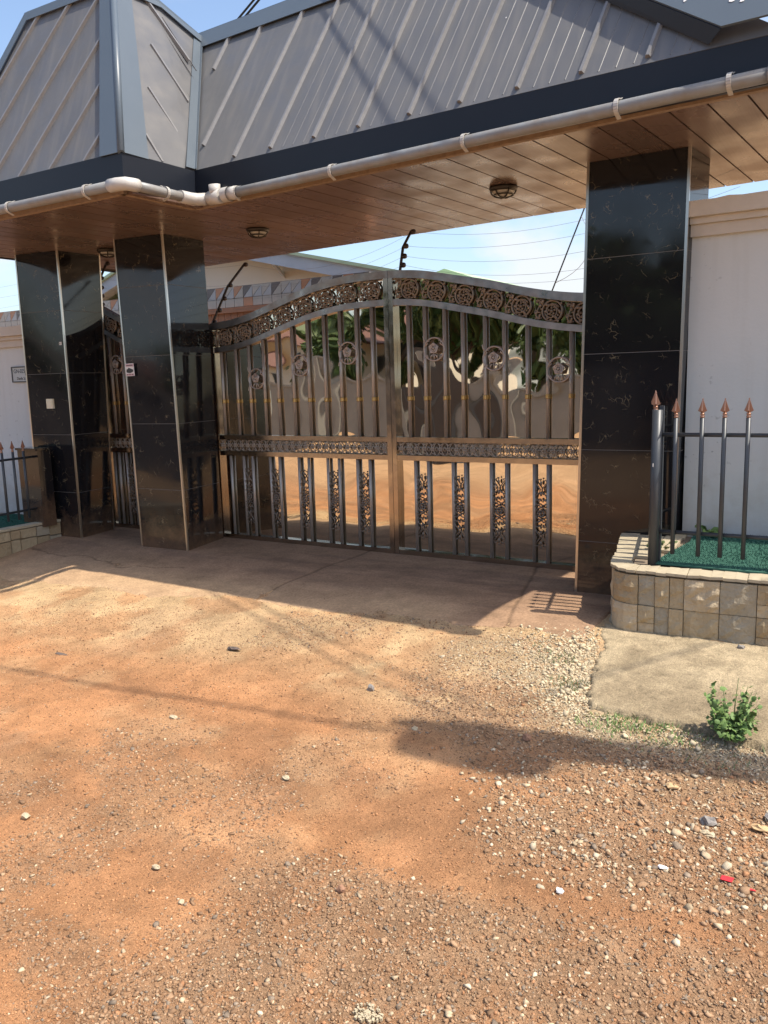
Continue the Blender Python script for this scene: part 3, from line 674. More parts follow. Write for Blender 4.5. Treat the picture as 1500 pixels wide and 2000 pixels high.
# hip, valley and ridge flashings
def strip(name, pts_a, pts_b, nrm, m='cap', lift=.016, th=.006):
    nv = V(nrm).normalized(); ring = [V(p) + nv * lift for p in pts_a] + [V(p) + nv * lift for p in reversed(pts_b)]
    mb = MB(); mb.slab(ring, nv * th); return part(name, mb, m, roof)
hb, ht = CB + V((0, 0, .005)), TRr + V((0, 0, .0))
strip('hip_flashing', [hb, ht], [hb + V((-.20, 0, 0)), ht + V((-.125, 0, 0))], NB, lift=.026)
strip('hip_flashing', [hb, ht], [hb + V((0, .235, 0)), ht + V((0, .15, 0))], NS, lift=.026)
va, vb = V((-4.80, 5.13, 3.303)), VT
mb = MB(); mb.tube([hb + V((.012, -.012, .01)), ht + V((.012, -.012, .02))], .026, 10); part('hip_roll', mb, 'cap', roof)
strip('valley_flashing', [va + V((0, -.11, 0)), vb + V((0, -.10, .0))], [va, vb], NS, lift=.012)
strip('valley_flashing', [va, vb], [va + RU * .035, vb + RU * .04], NM, lift=.010)
strip('ridge_flashing', [R(-.70, TR - .075, .02), R(2.47, TR - .075, .02)], [R(-.70, TR + .02, .02), R(2.47, TR + .02, .02)], NM, lift=.0, th=.006)
strip('ridge_flashing', [R(-.72, TR + .02, .026), R(2.47, TR + .02, .026)], [R(-.72, TR + .08, -.1), R(2.47, TR + .08, -.1)], (0, .3, 1), lift=.0)
strip('ridge_flashing', [TL + V((0, -.03, -.08)), TRr + V((0, -.03, -.08))], [TL + V((0, .0, .0)), TRr], NB, lift=.02)
strip('ridge_flashing', [TL, TRr], [TL + V((0, .14, .02)), TRr + V((0, .14, .02))], (0, 0, 1), lift=.02)
strip('ridge_flashing', [TRr + V((.03, 0, -.07)), SM + V((.03, 0, -.07)), VT + V((.03, -.03, -.07))], [TRr, SM, VT], NS, lift=.02)
strip('ridge_flashing', [TRr, SM, VT], [TRr + V((-.14, 0, .01)), SM + V((-.14, 0, .01)), VT + V((-.14, 0, .01))], (0, 0, 1), lift=.02)
strip('hip_flashing', [BL, BM, TL], [BL + V((.14, 0, 0)), BM + V((.11, 0, 0)), TL + V((.09, 0, 0))], NB, lift=.02)
# broad raised hip capping at the far end over the slope
hp = [(4.30, 0.005), (2.44, TR)]
def hc(u, t, n): return R(u, t, n)
mb = MB(); mb.slab([hc(4.02, .012, .085), hc(4.62, .012, .085), hc(2.78, TR, .085), hc(2.10, TR, .085)], NM * .012); part('hip_cap', mb, 'cap', roof)
mb = MB(); mb.slab([hc(3.95, .006, .02), hc(4.02, .012, .085), hc(2.10, TR, .085), hc(2.03, TR, .02)], V((-.004, -.002, -.004))); part('hip_cap_shade', mb, 'fascia', roof)  # dark-coloured strip standing in for the shade under the raised cap edge
for (uu, tt_, r_) in ((3.72, .20, .016), (3.80, .14, .012), (4.05, .10, .02), (4.10, .085, .014), (2.6, .34, .004)):
    p = R(uu, tt_, .0985 if uu > 3.7 else .001); mb = MB(); e2 = (RV + V((0, 0, K))).normalized()
    mb.slab([p + RU * r_ * random.uniform(.5, 1.2) * math.cos(q * .785) + e2 * r_ * random.uniform(.8, 1.9) * math.sin(q * .785) for q in range(8)], NM * .0015); part('bird_dropping', mb, 'paper', roof)
# fascia boards
def board(name, a, b, z0, z1, th, m, sag=0.0):
    a, b = V(a), V(b); d = (b - a); d.z = 0; n = V((d.y, -d.x, 0)).normalized()
    mb = MB(); mb.hexa([V((a.x, a.y, z0)), V((b.x, b.y, z0 + sag)), V((b.x, b.y, z0 + sag)) - n * th, V((a.x, a.y, z0)) - n * th,
                        V((a.x, a.y, z1)), V((b.x, b.y, z1 + sag)), V((b.x, b.y, z1 + sag)) - n * th, V((a.x, a.y, z1)) - n * th]); return part(name, mb, m, roof)
FZ = 3.068
ER = V((-.45, 4.79, 0))
board('fascia_board', (-8.33, 4.385, 0), (-4.80, 4.385, 0), FZ, 3.29, .03, 'fascia')
board('fascia_board', (-4.80, 4.387, 0), (-4.785, 5.115, 0), FZ, 3.292, .03, 'fascia')
board('fascia_board', (-4.785, 5.116, 0), ER, FZ, 3.298, .03, 'fascia', -.048)
board('fascia_board', ER, (-.40, 7.05, 0), FZ, 3.26, .03, 'fascia')
board('fascia_board', (-.40, 7.08, 0), (-8.28, 7.68, 0), 3.03, 3.28, .03, 'fascia')
board('fascia_board', (-8.30, 7.68, 0), (-8.30, 4.42, 0), 3.03, 3.28, .03, 'fascia')
for a, b in (((-8.30, 4.45, 0), (-4.885, 4.45, 0)), ((-4.885, 4.45, 0), (-4.865, 5.18, 0)), ((-4.865, 5.18, 0), (-.47, 4.855, 0))):
    board('eaves_batten', a, b, 3.019, FZ + .01, .04, 'batten')
# soffit planks
def fy(x): return 5.20 - .0745 * (x + 4.867)
def ry(x): return 7.55 - .0827 * (x + 6.167)
mb = MB(); mb.slab([(-8.25, 4.46, H + .016), (-4.90, 4.46, H + .016), (-4.87, fy(-4.87), H + .016), (-.48, fy(-.48), H + .016), (-.48, ry(-.48), H + .016), (-8.25, ry(-8.25), H + .016)], (0, 0, .01))
part('soffit_backing', mb, 'backing', roof)
x = -.47
while x > -8.2:
    def pt(xf, yy): # xf: x at the front line y=5, sheared along the roof direction
        return (xf + .078 * (yy - 5.0), yy)
    a, b = x - .2055, x
    def fr(xx):
        if xx > -4.86: return fy(xx)
        return 4.485
    xa = max(a, -8.2)
    g = .0058
    pa = [pt(xa + g, fr((xa + b) / 2)), pt(b - g, fr((xa + b) / 2))]
    if fr((xa + b) / 2) > 4.9 and (xa + b) / 2 > -4.86: pa = [pt(xa + g, fy(xa)), pt(b - g, fy(b))]
    pb = [pt(b - g, ry(b)), pt(xa + g, ry(xa))]
    ring = [(q[0], q[1], H) for q in pa + pb]
    mb = MB(); mb.slab(ring, (0, 0, .014)); part('plank', mb, 'plank', roof)
    x -= .2055
# gutter pipe with brackets and fittings
gut = MB(); GR = .037
gp_b = [(-8.36, 4.325, 3.052), (-4.81, 4.325, 3.052)]
gp_s = [(-4.725, 4.40, 3.050), (-4.715, 4.93, 3.048)]
gp_m = [(-4.42, 5.055, 3.054), (-.50, 4.735, 3.047)]
gut.tube([lerp(*gp_b, k / 6) for k in range(7)], GR, 14); gut.tube([lerp(*gp_s, k / 3) for k in range(4)], GR, 14); gut.tube([lerp(*gp_m, k / 9) for k in range(10)], GR, 14)
gutter = part('gutter_pipe', gut, 'pvc', roof)
fit = MB()
fit.tube([(-4.88, 4.325, 3.053), (-4.80, 4.325, 3.053), (-4.74, 4.345, 3.053), (-4.725, 4.40, 3.053), (-4.724, 4.44, 3.053)], .048, 14)
part('elbow_fitting', fit, 'pvcw', gutter)
fit = MB(); fit.tube([(-4.715, 4.86, 3.049), (-4.712, 4.97, 3.049), (-4.69, 5.03, 3.05), (-4.63, 5.06, 3.05)], .047, 14); part('elbow_fitting', fit, 'pvcw', gutter)
fit = MB(); fit.tube([(-4.66, 5.065, 3.05), (-4.50, 5.06, 3.05)], .046, 14); part('pipe_stub', fit, 'pvc', gutter)
fit = MB(); fit.tube([(-4.60, 5.07, 3.052), (-4.47, 5.06, 3.052)], .054, 14); fit.tube([(-4.535, 5.063, 3.06), (-4.535, 5.055, 3.145)], .046, 14); part('tee_fitting', fit, 'pvcw', gutter)
fit = MB(); fit.tube([(-4.44, 5.055, 3.053), (-4.375, 5.05, 3.053)], .056, 14, cap=False); fit.tube([(-4.375, 5.05, 3.053), (-4.30, 5.045, 3.053)], .050, 14); part('socket_fitting', fit, 'pvcw', gutter)
fit = MB(); fit.tube([(-.56, 4.74, 3.047), (-.49, 4.735, 3.047), (-.455, 4.735, 3.03), (-.45, 4.735, 2.96)], .056, 14); part('elbow_fitting', fit, 'pvcw', gutter)
def bracket(c, ax):
    c = V(c); ax = V(ax).normalized(); side = V((ax.y, -ax.x, 0))
    mb = MB(); w = .012; pts = []
    for k in range(11):
        a = math.radians(-78 + 180 * k / 10)
        pts.append(c + side * (GR + .005) * math.cos(a) + V((0, 0, 1)) * (GR + .005) * math.sin(a))
    pts.append(pts[-1] - side * .03 + V((0, 0, .014))); pts.insert(0, pts[0] - side * .03 - V((0, 0, .012)))
    for a, b in zip(pts[:-1], pts[1:]):
        m_ = ((a + b) / 2 - c); m_.normalize(); o = m_ * .005
        mb.hexa([a - ax * w, a + ax * w, b + ax * w, b - ax * w, a - ax * w + o, a + ax * w + o, b + ax * w + o, b - ax * w + o])
    part('pipe_bracket', mb, 'pvcw', gutter)
for xx in (-6.95, -6.05, -5.13): bracket((xx, 4.325, 3.052), (1, 0, 0))
bracket((-4.72, 4.71, 3.049), (0, 1, 0))
for xx in (-4.30, -3.36, -2.30, -1.33, -.745): bracket((xx, 5.055 - .0816 * (xx + 4.42), 3.052), (.997, -.081, 0))

# ceiling lamps
def lamp(x, y, label):
    t = thing('ceiling_lamp', label, 'lamp', (x, y, H), 'round caged ceiling lamps')
    mb = MB(); mb.lathe([(.02, 0), (.105, 0), (.108, -.012), (.10, -.03), (.085, -.034)], (x, y, H - .001), n=24); part('lamp_base', mb, 'lampmetal', t)
    mb = MB(); mb.lathe([(.086, -.03), (.082, -.042), (.07, -.056), (.05, -.066), (.02, -.072), (.003, -.073)], (x, y, H), n=24); part('glass_dome', mb, 'glass', t)
    for k in range(3):
        a0 = math.pi * k / 3 + .3; mb = MB()
        mb.tube([(x + .096 * math.cos(q) * math.cos(a0), y + .096 * math.cos(q) * math.sin(a0), H - .028 - .053 * math.sin(q)) for q in [math.pi * j / 12 for j in range(13)]], .0055, 6); part('cage_bar', mb, 'lampmetal', t)
    mb = MB(); mb.tube([(x + .078 * math.cos(q), y + .078 * math.sin(q), H - .062) for q in [2 * math.pi * j / 20 for j in range(20)]], .005, 6, closed=True); part('cage_ring', mb, 'lampmetal', t)
lamp(-2.534, 6.046, 'caged round ceiling lamp nearest the column behind the stone planter')
lamp(-5.033, 6.165, 'caged round ceiling lamp above the gate beside the poster column')
lamp(-6.932, 6.044, 'caged round ceiling lamp half hidden above the narrow side gate')

# ================================================================== GATES
YG = 6.40; XC = -3.768
AL = [(-5.95, 2.215), (-5.6, 2.245), (-5.30, 2.305), (-4.985, 2.395), (-4.665, 2.478), (-4.4, 2.525), (-4.15, 2.548), (-3.768, 2.552)]
AR = [(-3.768, 2.552), (-3.45, 2.525), (-3.1, 2.455), (-2.8, 2.39), (-2.5, 2.31), (-2.25, 2.258), (-2.0, 2.225), (-1.6, 2.205)]
def smooth_fn(pts):
    xs_ = [p[0] for p in pts]; zs_ = [p[1] for p in pts]
    def f(x):
        x = min(max(x, xs_[0]), xs_[-1])
        i = max(0, min(len(xs_) - 2, next((k for k in range(len(xs_) - 1) if x <= xs_[k + 1]), len(xs_) - 2)))
        t = (x - xs_[i]) / (xs_[i + 1] - xs_[i])
        def m(k): 
            a, b = max(0, k - 1), min(len(xs_) - 1, k + 1); return (zs_[b] - zs_[a]) / (xs_[b] - xs_[a])
        h = xs_[i + 1] - xs_[i]
        return ((2 * t ** 3 - 3 * t ** 2 + 1) * zs_[i] + (t ** 3 - 2 * t ** 2 + t) * h * m(i) + (-2 * t ** 3 + 3 * t ** 2) * zs_[i + 1] + (t ** 3 - t ** 2) * h * m(i + 1))
    return f
arch_l, arch_r = smooth_fn(AL), smooth_fn(AR)
def rect_sweep(mb, xs_, zt, h, y0, y1):
    """flat bar following an arch: top z=zt(x), height h"""
    for a, b in zip(xs_[:-1], xs_[1:]):
        mb.hexa([(a, y0, zt(a) - h), (b, y0, zt(b) - h), (b, y1, zt(b) - h), (a, y1, zt(a) - h), (a, y0, zt(a)), (b, y0, zt(b)), (b, y1, zt(b)), (a, y1, zt(a))])
    mb.sm = [False] * len(mb.f)
    return mb
def spiral(cx, cz, r0_, r1_, a0, a1, n, y=0):
    return [(cx + (r0_ + (r1_ - r0_) * k / n) * math.cos(a0 + (a1 - a0) * k / n), y, cz + (r0_ + (r1_ - r0_) * k / n) * math.sin(a0 + (a1 - a0) * k / n)) for k in range(n + 1)]
# --- shared cast pieces, in local coordinates (x right, z up, facing -y)
def cast_scroll():
    """one ring of the arched frieze: ring, inner spiral, leaf lobes and a rosette"""
    mb = MB(); r = .082
    mb.tube(spiral(.02, 0, r, r, 0, 2 * math.pi * 27 / 28, 27), .0095, 6, closed=True)
    mb.tube(spiral(.02, 0, .062, .022, .6, 6.0, 20, -.004), [.008 - .003 * k / 20 for k in range(21)], 6)
    mb.tube(spiral(.02, 0, .060, .026, 3.5, 8.4, 18, -.006), [.0075 - .003 * k / 18 for k in range(19)], 6)
    mb.ball((.02, -.012, 0), .016, 8, 5)
    for k in range(5):
        a = 2 * math.pi * k / 5 + .5; mb.ball((.02 + .024 * math.cos(a), -.009, .024 * math.sin(a)), .0115, 7, 4)
    for k in range(6):
        a = 2 * math.pi * k / 6 + .2; mb.ball((.02 + .056 * math.cos(a), -.004, .056 * math.sin(a)), .014, 7, 4, (1, .5, .8))
    rq = random.Random(5)
    for k in range(16):
        a = 2 * math.pi * k / 16 + rq.uniform(-.1, .1); rr = rq.uniform(.040, .074); mb.ball((.02 + rr * math.cos(a), rq.uniform(-.008, -.002), rr * math.sin(a)), rq.uniform(.009, .015), 6, 4, (1, .5, rq.uniform(.7, 1.3)))
    for k in range(12):
        mb.ball((rq.uniform(-.125, -.07), -.004, rq.uniform(-.078, .078)), rq.uniform(.008, .014), 6, 4, (1, .5, rq.uniform(.7, 1.4)))
    # linking tendrils on the side between two rings
    mb.tube([(-.058, 0, -.062), (-.085, -.004, -.075), (-.108, -.005, -.05), (-.10, -.004, -.005), (-.085, 0, .045), (-.1, 0, .078)], [.009, .0085, .008, .0075, .007, .005], 6)
    mb.tube([(-.06, 0, .03), (-.082, -.004, .06), (-.115, -.004, .075), (-.128, 0, .05)], [.007, .007, .006, .005], 6)
    mb.tube([(-.066, 0, -.02), (-.088, -.004, -.025), (-.118, -.004, -.01), (-.126, 0, .02)], [.007, .007, .006, .004], 6)
    for (a, b, s) in ((-.085, .03, .016), (-.112, -.03, .015), (-.07, .068, .013), (-.1, -.07, .014), (-.075, -.045, .012), (.085, .07, .012), (.082, -.07, .012)): mb.ball((a, -.006, b), s, 7, 4, (1, .5, 1.1))
    return mb
def cast_medallion():
    mb = MB(); r = .098
    mb.tube(spiral(0, 0, r, r, 0, 2 * math.pi * 31 / 32, 31), .0075, 8, closed=True)
    # five-sided flower
    ring5 = [(.045 * math.sin(2 * math.pi * k / 5), -.012, .008 + .045 * math.cos(2 * math.pi * k / 5)) for k in range(5)]
    mb.tube(ring5, .008, 6, closed=True)
    mb.tube([(.026 * math.sin(2 * math.pi * k / 5 + .6), -.014, .008 + .026 * math.cos(2 * math.pi * k / 5 + .6)) for k in range(5)], .007, 6, closed=True)
    mb.ball((0, -.014, .008), .014, 8, 5)
    for k in range(5):
        a = 2 * math.pi * k / 5; mb.ball((.034 * math.sin(a), -.010, .008 + .034 * math.cos(a)), .015, 7, 4, (1, .5, 1))
    mb.tube([(0, -.008, -.035), (.004, -.008, -.065), (0, 0, -.097)], .0055, 6)
    for sx in (-1, 1):
        mb.tube([(sx * .012, -.008, -.045), (sx * .03, -.008, -.06), (sx * .034, -.004, -.085)], [.006, .006, .004], 6)
        for sz in (-1, 1):
            mb.tube([(sx * .095, 0, sz * .02), (sx * .06, -.006, sz * .05), (sx * .072, -.006, sz * .068), (sx * .045, -.004, sz * .07)] if sz > 0 else [(sx * .088, 0, sz * .045), (sx * .062, -.005, sz * .05), (sx * .06, -.005, sz * .072)], [.0055, .006, .005, .004] if sz > 0 else [.0055, .005, .004], 6)
            mb.tube([(sx * .082, 0, sz * .06), (sx * .096, -.004, sz * .085), (sx * .104, -.004, sz * .112), (sx * .09, -.004, sz * .118)], [.006, .006, .005, .004], 6)
    return mb
def cast_panel():
    """tall scroll panel between two lower bars: 0.125 wide, 0.58 high, centred"""
    mb = MB(); c = 6
    mb.tube(spiral(0, 0, .05, .05, 0, 2 * math.pi * 23 / 24, 23), .006, c, closed=True)
    mb.ball((0, -.006, 0), .013, 8, 4)
    for k in range(8):
        a = 2 * math.pi * k / 8; mb.ball((.026 * math.cos(a), -.004, .026 * math.sin(a)), .0125, 6, 4, (1, .6, 1))
    for s in (1, -1):
        for m_ in (-1, 1):
            mb.tube([(m_ * .006, 0, s * .055)] + spiral(m_ * .028, s * .098, .027, .010, -s * 1.9 if m_ > 0 else math.pi + s * 1.9, (-s * 1.9 if m_ > 0 else math.pi + s * 1.9) + (m_ * s) * 5.4, 14), .0058, c)
            mb.tube([(m_ * .05, 0, s * .128), (m_ * .042, -.003, s * .155), (m_ * .012, -.003, s * .178), (m_ * .008, -.003, s * .205), (m_ * .03, -.003, s * .235), (m_ * .05, 0, s * .262), (m_ * .038, 0, s * .282), (m_ * .022, 0, s * .268)], [.0055, .0058, .006, .006, .0058, .0055, .005, .004], c)
            mb.tube([(m_ * .05, 0, s * .185), (m_ * .04, 0, s * .20), (m_ * .043, 0, s * .222), (m_ * .052, 0, s * .225)], [.005, .0055, .005, .004], c)
            mb.ball((m_ * .05, -.002, s * .155), .009, 6, 4); mb.ball((m_ * .05, -.002, s * .06), .010, 6, 4)
        mb.ball((0, -.004, s * .165), .012, 7, 4, (1, .6, 1.5)); mb.ball((0, -.004, s * .255), .011, 7, 4, (1, .6, 1.9)); mb.ball((0, -.004, s * .288), .008, 6, 4)
        mb.ball((0, -.004, s * .115), .011, 7, 4)
    return mb
def cast_lattice():
    """one lattice unit: crossing bows and a four-petal flower, 0.08 wide, 0.116 high"""
    mb = MB(); w = .04; h = .056
    for s in (-1, 1):
        mb.tube([(-w, -.002 * s, -s * h)] + [(-w + 2 * w * k / 8, -.002 * s, -s * h * math.cos(math.pi * k / 8)) for k in range(1, 8)] + [(w, -.002 * s, s * h)], .0042, 6)
        mb.tube([(s * w, 0, -.02), (s * (w - .018), -.003, 0), (s * w, 0, .02)], .0045, 6)
    for k in range(4):
        a = math.pi / 2 * k + math.pi / 4; mb.ball((.014 * math.cos(a), -.006, .014 * math.sin(a)), .0105, 6, 4)
    for s in (-1, 1): mb.tube([(-.022, -.001, s * h), (0, -.003, s * (h - .022)), (.022, -.001, s * h)], .0045, 6)
    return mb
ME_SCROLL = cast_scroll().mesh('scroll_ornament', 'cast'); ME_MED = cast_medallion().mesh('medallion', 'castlight')
ME_PANEL = cast_panel().mesh('scroll_panel', 'cast'); ME_LAT = cast_lattice().mesh('lattice_unit', 'lattice')
_c = MB(); _c.lathe([(.012, -.022), (.019, -.018), (.021, -.010), (.017, -.005), (.023, 0), (.017, .005), (.021, .010), (.019, .018), (.012, .022)], (0, 0, 0), n=12); ME_COLLAR = _c.mesh('collar', 'brass')

def make_leaf(name, label, x0, x1, arch, bars, meds, pairs, loose, stile_l, stile_r, scr, warp_seed, group=None, amp=1.0):
    t = thing(name, label, 'gate', ((x0 + x1) / 2, YG, 0), group)
    nseg = 40; xs_ = [x0 + (x1 - x0) * k / nseg for k in range(nseg + 1)]
    y0, y1 = YG - .022, YG + .022
    part('top_arch_bar', rect_sweep(MB(), xs_, arch, .066, YG - .032, YG + .028), 'bronze_old', t)
    part('lower_arch_bar', rect_sweep(MB(), xs_, lambda x: arch(x) - .243, .054, y0, y1), 'bronze_old', t)
    for (a, b, nm) in ((x0, x0 + stile_l, 'stile'), (x1 - stile_r, x1, 'stile')):
        mb = MB(); zt = arch((a + b) / 2) - .064; mb.box(a, b, YG - .0305, YG + .0265, .012, zt); part(nm, mb, 'bronze', t)
    xi0, xi1 = x0 + stile_l, x1 - stile_r
    for z0, z1 in ((1.045, 1.09), (.88, .925), (.006, .05)):
        mb = MB(); mb.box(xi0, xi1, y0 - .003, y1, z0, z1); part('rail', mb, 'bronze', t)
    for bx in bars:
        mb = MB(); mb.tube([(bx, YG, 1.088), (bx, YG, arch(bx) - .29)], .0155, 10); part('upper_bar', mb, 'bartube', t)
        inst('collar', ME_COLLAR, t, (bx, YG, 1.434))
    for px in loose:
        mb = MB(); mb.tube([(px, YG, .048), (px, YG, .882)], .0155, 10); part('lower_bar', mb, 'bartube', t)
    for mx, mz in meds: inst('medallion', ME_MED, t, (mx, YG - .012, mz))
    for pa, pb in pairs:
        for px in (pa, pb):
            mb = MB(); mb.tube([(px, YG, .048), (px, YG, .882)], .0155, 10); part('lower_bar', mb, 'bartube', t)
        inst('scroll_panel', ME_PANEL, t, ((pa + pb) / 2, YG - .004, .465))
    for sx in scr:
        sl = (arch(sx + .06) - arch(sx - .06)) / .12
        inst('scroll_ornament', ME_SCROLL, t, (sx, YG, arch(sx) - .155), (0, -math.atan(sl), 0))
    n = max(1, round((xi1 - xi0) / .0805)); w = (xi1 - xi0) / n
    for k in range(n): inst('lattice_unit', ME_LAT, t, (xi0 + w * (k + .5), YG - .004, .985), None, (w / .08, 1, 1))
    # polished sheet behind the bars, dented as thin sheet is
    ys_ = YG + .0205
    nx, nz = max(8, int((x1 - x0) / .025)), 96
    mb = MB()
    gx = np.linspace(x0 + .005, x1 - .005, nx + 1); gzv = np.linspace(0, 1, nz + 1)
    for j in range(nz + 1):
        for i in range(nx + 1):
            X = gx[i]; zt = arch(X) - .045; Z = .02 + (zt - .02) * gzv[j]
            up = 1.0 if Z > 1.07 else .6
            d = (fbm(np.array(X), np.array(Z), 1.5, 2, warp_seed) - .5) * .017 * up + (fbm(np.array(X), np.array(Z * .8), 3.1, 2, warp_seed + 5) - .5) * .0062 * up
            mb.v.append((X, ys_ + .004 + amp * float(d), Z))
    for j in range(nz):
        for i in range(nx):
            a = j * (nx + 1) + i; mb.f.append((a, a + 1, a + nx + 2, a + nx + 1)); mb.sm.append(True)
    part('mirror_sheet', mb, 'mirror', t)
    mb = MB()
    for a, b in zip(xs_[:-1], xs_[1:]):
        mb.hexa([(a, YG + .06, .01), (b, YG + .06, .01), (b, YG + .066, .01), (a, YG + .066, .01), (a, YG + .06, arch(a) - .06), (b, YG + .06, arch(b) - .06), (b, YG + .066, arch(b) - .06), (a, YG + .066, arch(a) - .06)])
    part('back_sheet', mb, 'bronze_old', t)
    return t
make_leaf('gate_leaf', 'ornate bronze gate leaf next to the poster column, mirror sheet behind its bars', -5.915, -3.770, arch_l,
          [-5.784, -5.591, -5.422, -5.238, -5.064, -4.875, -4.69, -4.498, -4.317, -4.134, -3.966], [(-5.33, 1.652), (-4.783, 1.765), (-4.226, 1.858)],
          [(-5.56, -5.443), (-5.213, -5.093), (-4.853, -4.733), (-4.507, -4.376), (-4.168, -4.03)], [-5.734], .055, .048,
          [-5.74, -5.485, -5.235, -4.98, -4.73, -4.48, -4.23, -3.975], 201, 'ornate gate leaves of the double gate')
make_leaf('gate_leaf', 'ornate bronze gate leaf meeting the column behind the stone planter', -3.766, -1.60, arch_r,
          [-3.59, -3.425, -3.233, -3.061, -2.855, -2.683, -2.48, -2.304, -2.112, -1.94, -1.76], [(-3.329, 1.854), (-2.769, 1.754), (-2.208, 1.644)],
          [(-3.544, -3.413), (-3.168, -3.048), (-2.806, -2.665), (-2.418, -2.298), (-2.02, -1.90)], [-1.72], .044, .055,
          [-3.585, -3.322, -3.06, -2.80, -2.55, -2.29, -2.03, -1.78], 301, 'ornate gate leaves of the double gate', 1.45)
AP = [(-7.62, 2.555), (-7.5, 2.51), (-7.35, 2.44), (-7.2, 2.375), (-7.0, 2.30), (-6.8, 2.25), (-6.35, 2.215)]
make_leaf('side_gate', 'narrow ornate bronze pedestrian gate between two black columns', -7.62, -6.42, smooth_fn(AP),
          [-7.43, -7.24, -7.05, -6.86, -6.67], [(-7.335, 1.86)], [(-7.30, -7.18), (-6.95, -6.83)], [-7.50, -7.42, -6.6], .05, .05, [-7.40, -7.15, -6.9, -6.65], 401)

# ================================================================== SIDE WALLS
def side_wall(label, x0, x1, ztop, loc):
    t = thing('boundary_wall', label, 'wall', loc)
    d = ztop - 2.69
    mb = MB(); mb.box(x0, x1, 5.86, 6.08, -.2, 2.548 + d); part('wall_body', mb, 'wall', t)
    mb = MB(); mb.box(x0, x1, 5.825, 6.10, 2.47 + d, 2.545 + d); part('moulding', mb, 'coping', t)
    mb = MB()
    n = int(abs(x1 - x0) / .08); rs = [random.uniform(-.006, .006) for _ in range(n + 1)]
    for k in range(n):
        a, b = x0 + (x1 - x0) * k / n, x0 + (x1 - x0) * (k + 1) / n
        mb.hexa([(a, 5.76, 2.588 + d), (b, 5.76, 2.588 + d), (b, 6.16, 2.588 + d), (a, 6.16, 2.588 + d), (a, 5.76, 2.69 + d + rs[k]), (b, 5.76, 2.69 + d + rs[k + 1]), (b, 6.16, 2.69 + d), (a, 6.16, 2.69 + d)])
    part('coping', mb, 'coping', t)
    mb = MB(); mb.box(x0, x1, 5.80, 6.12, 2.546 + d, 2.587 + d); part('neck_band', mb, 'coping', t)
side_wall('white boundary wall with pinkish coping behind the green turf planter', -1.127, 6.0, 2.69, (.5, 5.95, 0))
side_wall('white boundary wall carrying the grey address plate', -14.0, -7.93, 2.31, (-9, 5.95, 0))

# ================================================================== RIGHT PLANTER
pl = thing('stone_planter', 'raised planter with curved corner and split sandstone facing beside the slab', 'planter', (-.6, 5.3, 0))
def arc_path():
    """outline of the front: from the column round the corner and along the front"""
    p = [(-1.515, 5.745), (-1.475, 5.52), (-1.435, 5.34)]
    c = (-1.215, 5.16); 
    for k in range(7):
        a = math.radians(172 + 88 * k / 6); p.append((c[0] + .205 * math.cos(a), c[1] + .205 * math.sin(a)))
    p += [(-.95, 4.962), (-.6, 4.985), (-.2, 5.01), (.4, 5.04), (1.2, 5.08), (2.6, 5.15)]
    return p
AP_ = arc_path()
dl = [0]
for a, b in zip(AP_[:-1], AP_[1:]): dl.append(dl[-1] + math.hypot(b[0] - a[0], b[1] - a[1]))
def along(s):
    s = max(0, min(dl[-1] - 1e-6, s)); i = next(k for k in range(len(dl) - 1) if s <= dl[k + 1]); t = (s - dl[i]) / (dl[i + 1] - dl[i])
    a, b = AP_[i], AP_[i + 1]; d = V((b[0] - a[0], b[1] - a[1], 0)).normalized()
    return V((a[0] + (b[0] - a[0]) * t, a[1] + (b[1] - a[1]) * t, 0)), V((d.y, -d.x, 0))
def ptop(x, y): return .405 + .085 * max(0.0, min(1.0, (y - 4.98) / .9))
core = MB()
cpts = [along(dl[-1] * k / 40) for k in range(41)]
ring = [tuple(p - n * .028) for p, n in cpts] + [(2.6, 5.855, 0), (-1.45, 5.855, 0)]
cv = [(x, y, -.12) for x, y, _ in ring]; ct_ = [(x, y, ptop(x, y) - .024) for x, y, _ in ring]
i = len(core.v); n_ = len(ring); core.v += cv + ct_
core.f.append(tuple(i + n_ + k for k in range(n_))); core.sm.append(False)
for k in range(n_): core.f.append((i + k, i + (k + 1) % n_, i + n_ + (k + 1) % n_, i + n_ + k)); core.sm.append(False)
part('planter_core', core, 'mortar', pl)
